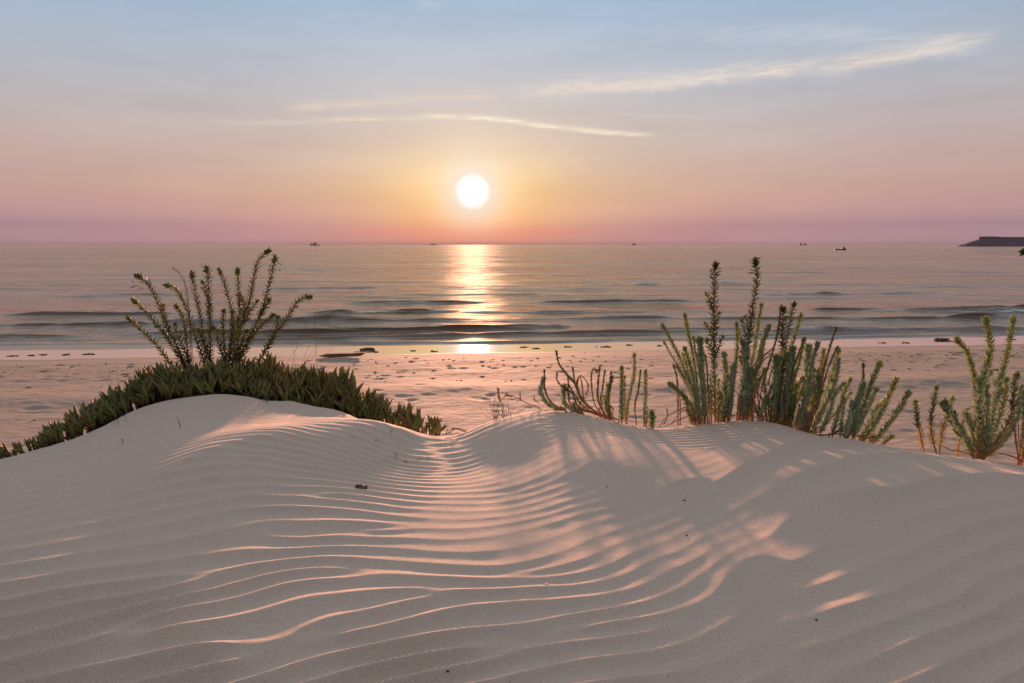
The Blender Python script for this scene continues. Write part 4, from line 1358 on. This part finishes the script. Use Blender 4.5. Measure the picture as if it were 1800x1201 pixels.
def ice_clump(label, pa, pb, n_ros, sway, fill):
    r = np.random.default_rng(int(pa * 7 + 5000))
    pm = (pa + pb) / 2
    root, _ = plant_root("ice_plant", pm, bot_at(pm), 0.10 if pm < 620 else 0.5)
    tag(root, label, "ice plant", "ice plant clumps on the left mound")
    rl = Vector(root.location)
    n_ros = int(n_ros * 1.3)
    stems = MB()
    fillm = MB()
    nleaf = 0
    for k in range(n_ros + fill):
        deep = k >= n_ros
        px = r.uniform(pa, pb)
        tp, bt = top_at(px), bot_at(px)
        v = r.uniform(0, 1) ** (1.25 if not deep else 1.0) * (r.uniform(1.0, 1.12) if r.uniform() < 0.3 else 1.0)
        x0 = (px - 900) / PF * 3.4
        d0 = float(np.interp(px, [-60, 0, 60, 120, 180, 240, 400, 460, 500, 540, 600, 650, 700, 740, 790], [2.92, 2.97, 3.08, 3.22, 3.38, 3.54, 3.70, 3.86, 4.06, 4.25, 4.3, 4.3, 4.2, 4.05, 3.95]))
        rag = float(vnoise(np.array([px / 17.0]), np.array([3.5]), 71)[0]) + 0.6 * float(vnoise(np.array([px / 6.0]), np.array([8.5]), 72)[0])
        tp = tp + (bt - tp) * (0.10 - 0.16 * rag)
        hpx = max(bt - tp, 12)
        d = d0 + 0.03 + v * min(0.13, hpx / 500) + (r.uniform(0.06, 0.32) if deep else r.uniform(-0.02, 0.05))
        lpx = min(28, hpx * 0.6) * r.uniform(0.72, 1.15)
        py = (bt + 3) + (tp + lpx - bt) * v + (r.uniform(0, 10) if deep else 0)
        p = at(px, py, d)
        g = float(base_z(p[0:1], p[1:2])[0])
        if p[2] < g - 0.005:
            p[2] = g - 0.005
        base_dir = np.array([sway * 0.5 + r.normal(0, 0.26), r.normal(-0.10, 0.22) - (0.5 if v < 0.12 else 0.0), 1.0])
        if not deep or r.uniform() < 0.5:                                    # the shoot that carries the rosette
            gp = np.array([p[0] - base_dir[0] * 0.06 + r.normal(0, .02), p[1] + r.uniform(0.0, 0.05), g - 0.01])
            if np.linalg.norm(p - gp) > 0.01:
                tv, tf = tube(catmull([gp, (gp + p) / 2 + r.normal(0, .006, 3), p + base_dir * 0.012], 5), np.linspace(.0065, .005, 5), 5)
                stems.add(tv, tf)
        nl = int(r.integers(3, 6))
        a0 = r.uniform(0, 6.28)
        for q in range(nl):
            a = a0 + q * math.pi + (q // 2) * 1.2 + r.normal(0, .2)
            sp = r.uniform(0.10, 0.48) if q < 4 else 0.08
            dr = base_dir / np.linalg.norm(base_dir) + sp * np.array([math.cos(a), 0.8 * math.sin(a), 0.0])
            length = r.uniform(0.65, 1.3) * lpx * d / PF * 0.92
            length = min(max(length, 0.045), 0.12)
            M = leaf_matrix(p + np.array([0, 0, 0.004 * q]), dr, length, a if sp > .1 else r.uniform(0, 6.28))
            i = int(r.integers(0, len(ICE)))
            if not deep and nleaf < 290:
                o = bpy.data.objects.new("leaf", ICE_ME[i])
                C.objects.link(o)
                o.parent = root
                o.matrix_basis = Matrix.Translation(-rl) @ M
                nleaf += 1
            else:
                vv = np.array([M @ Vector(t) for t in ICE[i][0]])
                fillm.add(vv, ICE[i][1], np.array(ICE[i][2]))
    if fillm.v:
        tag(fillm.build("inner_foliage", M_ICE, root), kind='stuff')
    tag(stems.build("creeping_stems", M_ICESTEM, root), kind='stuff')
    return root


for lab, pa, pb, nr, sw, fl in (
    ("sparse low ice plant shoots trailing at the left picture edge", -40, 62, 16, -0.3, 6),
    ("ice plant with fleshy leaves running down the mound's left slope", 62, 150, 34, -0.25, 22),
    ("thickening ice plant halfway up the mound's left slope", 150, 240, 40, -0.2, 40),
    ("dense dark ice plant on the mound top below the leftmost spurge stems", 240, 345, 58, -0.05, 120),
    ("dense ice plant on the mound top below the tallest spurge stems", 345, 450, 58, 0.0, 150),
    ("bulky ice plant hanging over the front of the mound's right shoulder", 450, 540, 58, 0.08, 200),
    ("ice plant with upright finger-like leaves at the right end of the mound top", 540, 615, 52, 0.15, 110),
    ("ice plant on the mound's right slope, just below the mound top", 612, 690, 44, 0.3, 34),
    ("last ice plant sprig at the saddle, its tip reaching over the sand", 690, 772, 26, 0.55, 8),
):
    ice_clump(lab, pa, pb, nr, sw, fl)


# --- grasses
def grass(name, label, group, foot, back, blades, col, rad=0.0011, part='blade'):
    root, d = plant_root(name, foot[0], foot[1], back)
    tag(root, label, "grass", group)
    r = np.random.default_rng(int(foot[0]))
    for p in blades:
        path = world_path(p, d + r.uniform(-.03, .03), r.uniform(-.05, .05), 0, 10)
        g = float(gz(path[0, 0], path[0, 1])[0]) - 0.01
        if g < path[0, 2]:
            path = np.vstack([[path[0, 0], path[0, 1], g], path])
        v, f = tube(path, np.linspace(rad, rad * 0.4, len(path)), 4)
        link_mesh(part, mesh_np(part, v, f, True, col=np.array(col) * r.uniform(.75, 1.25)), M_GRASS, root)
    return root


G1 = lambda *p: zz(200, 420, 4.29, *p)
G3 = lambda *p: zz(440, 600, 4.286, *p)
gg = "grass tufts among the dune plants"
root = grass("dune_grass", "brown feathery grass plume leaning left among the dark spurge stems", gg, (338, 640), 0.36, [
    G1((440, 220), (500, 265), (540, 340), (560, 420), (570, 560), (600, 900)), G1((520, 380), (555, 440), (566, 520)), G1((480, 240), (525, 320), (552, 420))], (0.16, 0.10, 0.07), 0.0016)
pl = MB()
pr = np.random.default_rng(12)
pth = world_path(G1((440, 220), (500, 265), (540, 340), (558, 420)), float(root.location.y), 0.0, 0, 24)
for i in range(90):
    k = pr.integers(0, 24)
    a = pth[k] + pr.normal(0, 0.004, 3)
    e = a + np.array([pr.normal(-.006, .006), pr.normal(0, .006), pr.uniform(.004, .016)])
    s_ = np.array([.0012, 0, 0])
    pl.add([a - s_, a + s_, e], [(0, 1, 2)], (0.17, 0.10, 0.075))
tag(pl.build("plume", M_GRASS, root, smooth=False), kind='stuff')
grass("dune_grass", "thin wiry grass stalks standing against the surf above the ice plant", gg, (540, 650), 0.25, [
    G1((1420, 540), (1415, 620), (1390, 760), (1350, 920)), G1((1520, 540), (1515, 650), (1490, 760), (1420, 930)), G1((1640, 530), (1630, 620), (1570, 760), (1480, 940)),
    G1((1660, 760), (1640, 820), (1560, 950)), G1((1320, 700), (1345, 790), (1370, 940)), G1((1480, 750), (1400, 810), (1330, 890), (1300, 960)), G1((1570, 700), (1530, 800), (1440, 940)), G1((1500, 560), (1525, 590), (1515, 640))],
    (0.11, 0.075, 0.045), 0.0010, 'stalk')
grass("dune_grass", "pale green grass tuft bent to the right in front of the ice plant", gg, (462, 705), 0.02, [
    G3((150, 180), (130, 300), (110, 420)), G3((500, 280), (330, 320), (220, 370), (110, 430)), G3((230, 220), (190, 320), (120, 430)), G3((300, 200), (220, 320), (125, 430)), G3((30, 220), (50, 320), (60, 420)),
    G3((280, 250), (200, 350), (110, 440)), G3((180, 160), (150, 300), (100, 430)), G3((60, 250), (65, 340), (45, 470)), G3((350, 230), (230, 350), (130, 435)), G3((100, 240), (90, 350), (60, 440)), G3((240, 330), (170, 390), (100, 470))],
    (0.14, 0.15, 0.07), 0.0014)
G2 = lambda *p: zz(0, 600, 3.913, *p)
grass("dune_grass", "few thin grass stems above the left slope of ice plant", gg, (205, 700), 0.12, [
    G2((720, 130), (760, 260), (790, 370)), G2((805, 130), (808, 260), (800, 350)), G2((885, 140), (870, 230), (850, 330)), G2((760, 150), (745, 280), (770, 380))], (0.12, 0.10, 0.06), 0.0009)


def sprig(name, label, cat, px, py, strokes, col, rad, mat, part, group=None):
    """a little plant or twig lying or standing on the bare sand; strokes are offsets in millimetres (right, up, away)"""
    g = ground_hit(px, py)
    g[2] = float(gz(g[0], g[1])[0])
    root = empty(name, tuple(g))
    tag(root, label, cat, group)
    for st in strokes:
        P = catmull([np.array((a, c, b_)) / 1000.0 + g for a, b_, c in st], 7)
        v, f = tube(P, np.linspace(rad, rad * .5, 7), 5)
        link_mesh(part, mesh_np(part, v, f, True, col=np.array(col)), mat, root)
    return root


sprig("dune_grass", "two tiny grass blades alone on the bare sand of the left mound", "grass", 318, 752, [[(0, -4, 0), (-8, 25, 0), (-18, 62, 0)], [(0, -4, 0), (-6, 20, 2), (-9, 45, 4)]], (0.12, 0.13, 0.05), .0012, M_GRASS, 'blade', gg)
sprig("seedling", "tiny yellowish seedling on the bare sand low on the left mound", "seedling", 215, 777, [[(0, -3, 0), (2, 8, 0), (-6, 18, 0)], [(0, -3, 0), (2, 8, 0), (9, 16, 0)], [(0, -3, 0), (1, 12, 0), (2, 20, 2)]], (0.20, 0.18, 0.06), .0012, M_GRASS, 'leaf')
tg = "dry twigs on the sand of the saddle"
for px, py, lab, st in (
    (618, 771, "thin curved twig lying on the lit sand left of the saddle", [[(-22, 1, 0), (-6, 3, 4), (10, 2, 0), (26, 5, 4)]]),
    (661, 776, "dark curled dry leaf on the lit sand left of the saddle", [[(-6, 1, 0), (0, 10, 0), (7, 4, 2)], [(-2, 2, 0), (4, 6, 3), (9, 1, 6)]]),
    (688, 766, "small forked twig standing in the saddle's left slope", [[(0, -4, 0), (-2, 14, 0), (-8, 28, 0)], [(-2, 12, 0), (6, 24, 0), (14, 26, 0)]]),
    (696, 808, "upright forked twig in the ripples below the saddle", [[(0, -4, 0), (0, 14, 0), (-4, 34, 0)], [(0, 12, 0), (7, 22, 0), (10, 18, 0)]]),
    (713, 814, "low branching twig lying in the middle of the saddle ripples", [[(-14, 1, 0), (-2, 5, 3), (12, 2, 0)], [(0, 4, 2), (6, 12, 0)], [(-4, 3, 0), (-2, 10, 4)]]),
    (736, 811, "short slanting twig right of the branching one in the saddle", [[(-10, -2, 0), (0, 8, 0), (12, 14, 0)], [(2, 8, 0), (10, 2, 0)]]),
    (752, 808, "rightmost short twig in the saddle ripples", [[(0, -4, 0), (2, 10, 0), (5, 20, 0)], [(-8, 2, 0), (2, 8, 0)]]),
    (700, 783, "tiny dark stub on the saddle's left slope", [[(0, -3, 0), (1, 6, 0), (3, 10, 0)]]),
):
    sprig("dry_twig", lab, "twig", px, py, st, (0.09, 0.055, 0.04), .0011, M_TWIG, 'branch', tg)
root, d = plant_root("dry_twig", 790, 763, 0.04)
tag(root, "curled bundle of dry brown stalks at the lowest point of the saddle", "twig", tg)
for p in (G3((1440, 700), (1500, 690), (1550, 660), (1640, 695)), G3((1500, 705), (1530, 660), (1580, 660), (1650, 690)), G3((1470, 705), (1480, 680), (1490, 660)), G3((1430, 705), (1432, 685)),
          G3((1520, 710), (1560, 690), (1590, 710)), G3((1480, 700), (1510, 665), (1540, 655))):
    P = world_path(p, d, 0.0, 0.01, 8)
    v, f = tube(P, np.linspace(.0022, .0014, 8), 5)
    link_mesh('stalk', mesh_np('stalk', v, f, True, col=np.array((0.1, .05, .03))), M_TWIG, root)
root, d = plant_root("dry_bush", 870, 728, 0.05)
tag(root, "leafless bush of fine brown twigs on the crest just right of the saddle", "dry bush")
tr_ = np.random.default_rng(77)
for k in range(26):
    x0, y0 = tr_.uniform(866, 900), 742 - (tr_.uniform(866, 900) - 866) * .25
    lx, ly = x0 + tr_.normal(-4, 14), y0 - tr_.uniform(12, 46)
    P = world_path([(x0, y0), ((x0 + lx) / 2 + tr_.normal(0, 3), (y0 + ly) / 2), (lx, ly)], d + tr_.uniform(-.04, .08), tr_.normal(0, .03), 0, 7)
    P[0, 2] = min(P[0, 2], float(gz(P[0, 0], P[0, 1])[0]) - .005)
    v, f = tube(P, np.linspace(.0011, .0006, 7), 4)
    link_mesh('twig', mesh_np('twig', v, f, True, col=np.array((0.16, .075, .05))), M_TWIG, root)


def lump(r, n=10, m=7, flat=0.45, rough=0.3):
    """irregular closed lump, unit size"""
    v, f = [], []
    ph = r.uniform(0, 6.28, 6)
    for i in range(m + 1):
        th = math.pi * i / m
        for j in range(n):
            a = 2 * math.pi * j / n
            q = 1 + rough * (math.sin(2 * a + ph[0] + th) * .5 + math.sin(3 * a + ph[1]) * .35 + math.sin(5 * a + 3 * th + ph[2]) * .25)
            v.append((q * math.sin(th) * math.cos(a), q * math.sin(th) * math.sin(a), flat * q * math.cos(th)))
    for i in range(m):
        for j in range(n):
            k = (j + 1) % n
            f.append((i * n + j, (i + 1) * n + j, (i + 1) * n + k, i * n + k))
    return np.array(v), f


def weed_bits(r, w, dp, h, n):
    """a heap of curled strips, centred at the origin"""
    mb = MB()
    for _ in range(n):
        c = np.array([r.normal(0, w * .33), r.normal(0, dp * .3), r.uniform(0, h * .25)])
        v, f = lump(r, 9, 5, 1.0, .5)
        k = r.uniform(.08, .26)
        mb.add(v * np.array([w * k, dp * k * .8, h * r.uniform(.25, .6)]) + c, f)
        a = r.uniform(0, 6.28)
        e = c + np.array([math.cos(a) * w * .3, math.sin(a) * dp * .3, h * r.uniform(0, .4)])
        v, f = tube(catmull([c, (c + e) / 2 + np.array([0, 0, h * .2]), e], 5), np.array([.2, .25, .2, .14, .05]) * h, 5)
        mb.add(v, f)
    v, f = lump(r, 10, 6, 1.0, .35)
    mb.add(v * np.array([w * .38, dp * .38, h * .45]), f)
    return mb


g = ground_hit(633, 859)
mb = weed_bits(np.random.default_rng(2), .034, .03, .012, 8)
o = mb.build("seaweed_clump", M_WEED, None, loc=(g[0], g[1], float(gz(g[0], g[1])[0]) + .003))
tag(o, "small dark dried seaweed clump alone on the lit ripples", "seaweed")
for px, py, s_, lab in ((1207, 943, .0035, "tiny dark pebble on the ripples right of centre"), (1435, 1090, .0035, "tiny dark pebble low on the shaded right-hand sand"), (1203, 880, .004, "tiny dark pebble on the pink sand below the hump"),
                        (1067, 856, .003, "tiny dark pebble on the smooth face of the hump"), (787, 1185, .0035, "tiny dark pebble near the bottom edge left of centre")):
    g = ground_hit(px, py)
    v, f = lump(np.random.default_rng(px), 8, 5, .6, .25)
    o = link_mesh("pebble", mesh_np("pebble", v * s_, f), M_PEBBLE, None, loc=(g[0], g[1], float(gz(g[0], g[1])[0]) + s_ * .3))
    tag(o, lab, "pebble", "tiny pebbles on the dune")
for px, py, s_, lab in ((1757, 811, .014, "white shell on the sand under the right-edge spurge"), (961, 1029, .005, "tiny white shell chip on the ripples below centre")):
    g = ground_hit(px, py)
    v, f = lump(np.random.default_rng(px), 12, 6, .35, .18)
    v[:, 2] *= 1 + .25 * np.cos(6 * np.arctan2(v[:, 1], v[:, 0]))
    o = link_mesh("shell", mesh_np("shell", v * s_, f), M_SHELL, None, loc=(g[0], g[1], float(gz(g[0], g[1])[0]) + s_ * .2))
    tag(o, lab, "shell", "white shells on the dune")


# ------------------------------------------------------------------ things on the beach
def beach_point(px, py):
    r = ray(px, py)
    y = 20.0
    for _ in range(25):
        z = beach_z(r[0] / r[1] * y, y)
        y = 0.5 * y + 0.5 * (CZ - z) / -r[2] * r[1]
    x = r[0] / r[1] * y
    return x, y, beach_z(x, y)


wg = "seaweed clumps along the waterline"
wr = np.random.default_rng(41)
for px, py, w, lab in (
    (24, 626, .5, "flat seaweed clump at the waterline by the left picture edge"), (57, 625, .45, "seaweed clump at the waterline, second from the left edge"), (76, 624, .55, "seaweed clump at the waterline, third from the left edge"),
    (115, 624, .6, "long flat seaweed strip at the waterline left of the ice plant"), (155, 623, .6, "seaweed strip at the waterline nearest the left spurge"),
    (647, 615, .75, "dark seaweed clump lying in the wet strip right of the ice plant"), (648, 619, 1.1, "flat seaweed line just below the dark clump in the wet strip"), (726, 617, .4, "small seaweed clump at the waterline left of the sun's reflection"), (765, 618, .4, "small seaweed clump just left of the sun's reflection"),
    (921, 611, .5, "small seaweed strip at the waterline right of the sun's reflection"), (943, 613, .45, "lower small seaweed strip right of the sun's reflection"), (1001, 610, .4, "seaweed strip above the straggly spurge"), (1067, 610, .8, "wide seaweed strip at the waterline above the slim shoots"),
    (1107, 607, .6, "seaweed clump in the wet strip left of the big clump"), (1160, 608, .3, "tiny seaweed clump touching the big clump's left stem"), (1553, 603, .45, "round seaweed clump at the waterline right of the big clump"), (1593, 603, .4, "small seaweed clump between the two larger ones on the right"),
    (1655, 598, .85, "largest dark seaweed clump in the wet strip on the right"), (1672, 600, .4, "small seaweed bit right under the largest clump"), (1777, 597, .5, "seaweed strip at the waterline by the right edge"),
):
    x, y, z = beach_point(px, py)
    big = px in (647, 1655)
    mb = weed_bits(wr, w * .52, .2, .10 if big else .026, 9 if big else 6)
    o = mb.build("seaweed_clump", M_WEED, None, loc=(x, y, z + .01))
    tag(o, lab, "seaweed", wg)
x, y, z = beach_point(604, 628)
mb = MB()
pr = [(-.85, .03), (-.6, .10), (-.2, .115), (.3, .12), (.62, .14), (.78, .13), (.6, .03), (.1, 0), (-.5, -.01)]
v = [(a, -.09, c) for a, c in pr] + [(a, .09, c) for a, c in pr]
n = len(pr)
mb.add(v, [tuple(range(n))[::-1], tuple(range(n, 2 * n))] + [(i, (i + 1) % n, n + (i + 1) % n, n + i) for i in range(n)])
o = mb.build("driftwood_plank", M_WOOD, None, loc=(x, y, z + .02), smooth=False)
o.rotation_euler = (0, 0, .05)
tag(o, "dark driftwood plank on the beach behind the right end of the ice plant", "driftwood")
dm = MB()
dr = np.random.default_rng(19)
for k in range(400):
    band = dr.uniform()
    x = dr.uniform(-16, 20)
    s_ = dr.normal(6.0, .9) if band < .6 else (dr.normal(9.2, .6) if band < .85 else dr.uniform(4, 14))
    y = WATER0 + SKEW * x - s_
    w = dr.uniform(.03, .16)
    z = beach_z(x, y)
    P = np.array([[x - w, y, z - .01], [x, y + dr.normal(0, .03), z + dr.uniform(.004, .012)], [x + w, y + dr.normal(0, .02), z - .01]])
    v, f = tube(P, np.array([.006, .013, .005]), 4)
    dm.add(v, f)
tag(dm.build("weed_litter", M_WEED, None), "thin dark seaweed litter strewn in lines along the beach", "seaweed litter", kind='stuff')


# ------------------------------------------------------------------ breakwater and boats
def sea_at(px, d):
    r = ray(px, HOR)
    return r[0] / r[1] * d


BD = 1450.0
mx = lambda px: sea_at(px, BD)
root = empty("breakwater", (mx(1760), BD, 0))
tag(root, "long rubble breakwater with a flat concrete wall on top at the far right", "breakwater")
u = np.linspace(mx(1687), mx(1990), 150)
w_ = np.linspace(-1, 1, 29)
U, W = np.meshgrid(u, w_)
t = np.clip((U - mx(1687)) / (mx(1722) - mx(1687)), 0, 1)
Hh = 16.0 * (0.02 + 0.98 * t ** 0.8)
hw = 12 + 14 * t
prof = np.clip((1 - np.abs(W)) / 0.72, 0, 1)
nz = vnoise(U * .35, W * 6, 60) * 1.6 + vnoise(U * .9, W * 13 + 3, 61) * 1.0
Zb = Hh * prof + nz * smooth01(0, .3, prof) * smooth01(1.02, .85, prof) - 1.0
Yb = BD + W * hw
me = mesh_np("rubble_mound", np.stack([U.ravel(), Yb.ravel(), Zb.ravel()], -1), grid_faces(len(u), len(w_)), smooth=False)
link_mesh("rubble_mound", me, M_ROCK, root)
mb = MB()
prof = [(mx(1719), 14.0), (mx(1990), 14.0), (mx(1990), 19.6), (mx(1760), 19.6), (mx(1746), 20.8), (mx(1719), 20.6)]
n = len(prof)
v = [(a, BD - 5, c) for a, c in prof] + [(a, BD - 1.5, c) for a, c in prof]
mb.add(v, [tuple(range(n)), tuple(range(n, 2 * n))[::-1]] + [(i, n + i, n + (i + 1) % n, (i + 1) % n) for i in range(n)])
mb.build("crest_wall", M_CONC, root, smooth=False)


def hull(L_, B, sheer, depth, bow=1):
    """boat hull along x, bow at +x when bow=1; list of verts and faces"""
    v, f = [], []
    N = 13
    for i in range(N):
        t = i / (N - 1)
        x = (t - .5) * L_
        wd = B / 2 * (1 - max(0, (t - .55) / .45) ** 2.2) * (0.85 + .15 * min(t / .25, 1))
        zt = depth + sheer * ((t - .35) / .65) ** 2 * (1 if t > .35 else .25)
        for s_, zk in ((-1, zt), (-.72, .2 * depth), (0, -.5 * depth), (.72, .2 * depth), (1, zt)):
            xx = x - (0 if zk > .5 * depth else .06 * L_ * max(0, t - .6) / .4)
            v.append((bow * xx, wd * s_, zk))
    for i in range(N - 1):
        for j in range(4):
            a = i * 5 + j
            f.append((a, a + 1, a + 6, a + 5))
        f.append((i * 5 + 4, i * 5, i * 5 + 5, i * 5 + 9))
    f.append((0, 1, 2, 3, 4))
    return np.array(v), f


def part(root, name, mat, boxes=(), tubes=(), raw=None):
    mb = MB()
    for a, b_ in boxes:
        mb.box(a, b_)
    for a, b_, r in tubes:
        v, f = tube(np.array([a, b_], float), r, 6)
        mb.add(v, f)
    if raw:
        mb.add(*raw)
    return mb.build(name, mat, root, loc=(0, 0, 0), smooth=False)


# the trawler on the horizon, bow to the left
D1 = 2600.0
s1 = D1 / PF
root = empty("fishing_trawler", (sea_at(553, D1), D1, 0))
tag(root, "fishing trawler with masts on the horizon above the left spurge", "boat", "boats on the sea")
U1 = 18 * s1
part(root, "hull", M_SHIP, raw=hull(U1, 8, 3.2, 3.6, bow=-1))
part(root, "wheelhouse", M_SHIP, boxes=[((-1.8 * s1, -3, 3.2), (1.5 * s1, 3, 9.5)), ((-1.3 * s1, -2.4, 9.5), (.6 * s1, 2.4, 12.0))])
part(root, "foremast", M_SHIP, tubes=[((-5.6 * s1, 0, 4), (-5.6 * s1, 0, 17.5), .75), ((-5.6 * s1, 0, 9), (-3.2 * s1, 0, 5), .4)])
part(root, "mainmast", M_SHIP, tubes=[((-1.7 * s1, 0, 9), (-1.9 * s1, 0, 16), .5)])
part(root, "stern_gantry", M_SHIP, boxes=[((3.0 * s1, -3, 3.0), (3.6 * s1, 3, 10.5)), ((1.4 * s1, -2.5, 9.4), (3.6 * s1, 2.5, 10.5))], tubes=[((3.3 * s1, 0, 10), (2.2 * s1, 0, 14), .6), ((1.5 * s1, 0, 8), (3.2 * s1, 0, 12.5), .7)])
# the small boat on the right, bow to the right
D2 = 505.0
root = empty("fishing_boat", (sea_at(1478, D2), D2, -0.15))
tag(root, "small open fishing boat with a low cabin left of the breakwater", "boat", "boats on the sea")
part(root, "hull", M_HULL, raw=hull(9.0, 2.6, .75, .85, bow=1))
part(root, "cabin", M_CABIN, boxes=[((.9, -.8, .8), (2.6, .8, 2.2)), ((.7, -.9, 2.2), (2.9, .9, 2.38))])
part(root, "mast", M_CABIN, tubes=[((1.6, 0, 2.2), (1.6, 0, 3.6), .07), ((1.2, 0, 3.1), (2.0, 0, 3.1), .04)])
part(root, "engine_box", M_HULL, boxes=[((-3.6, -.4, .8), (-2.8, .4, 1.25))])
for px, dd, le, lab, tall in ((762, 4600, 42, "very faint ship on the horizon just left of the sun's path", 10), (1114, 4200, 36, "faint ship on the horizon right of the sun's path", 14), (1407, 3400, 19, "faint left-hand vessel of the close pair on the right horizon", 15), (1414, 3500, 24, "faint right-hand vessel of the close pair on the right horizon", 12)):
    root = empty("distant_ship", (sea_at(px, dd), dd, 0))
    tag(root, lab, "ship", "boats on the sea")
    part(root, "hull", M_SHIP, raw=hull(le, 9, 2.5, 4.0, bow=1 if px > 1000 else -1))
    part(root, "superstructure", M_SHIP, boxes=[((-le * .22, -3, 3.5), (le * .10, 3, tall * .75)), ((-le * .12, -2, tall * .75), (0, 2, tall * .95))])
    part(root, "mast", M_SHIP, tubes=[((le * .2, 0, 4), (le * .2, 0, tall), .8), ((-le * .06, 0, tall * .9), (-le * .06, 0, tall * 1.35), .6)])

# ------------------------------------------------------------------ sea haze
HZ = 7.0e-5
mb = MB()
mb.box((-31000, -60, -2.0), (31000, 15000, 32.0))
m, b, out = new_mat("sea_haze")
vp = b.n('ShaderNodeVolumePrincipled')
vp.inputs['Color'].default_value = (0.32, 0.33, 0.44, 1)
vp.inputs['Density'].default_value = HZ
vp.inputs['Anisotropy'].default_value = 0.0
b.t.links.new(vp.outputs[0], out.inputs['Volume'])
o = mb.build("haze", m, None, loc=(0, 0, 0), smooth=False)
tag(o, "thin sunset haze over the sea", "haze", kind='stuff')
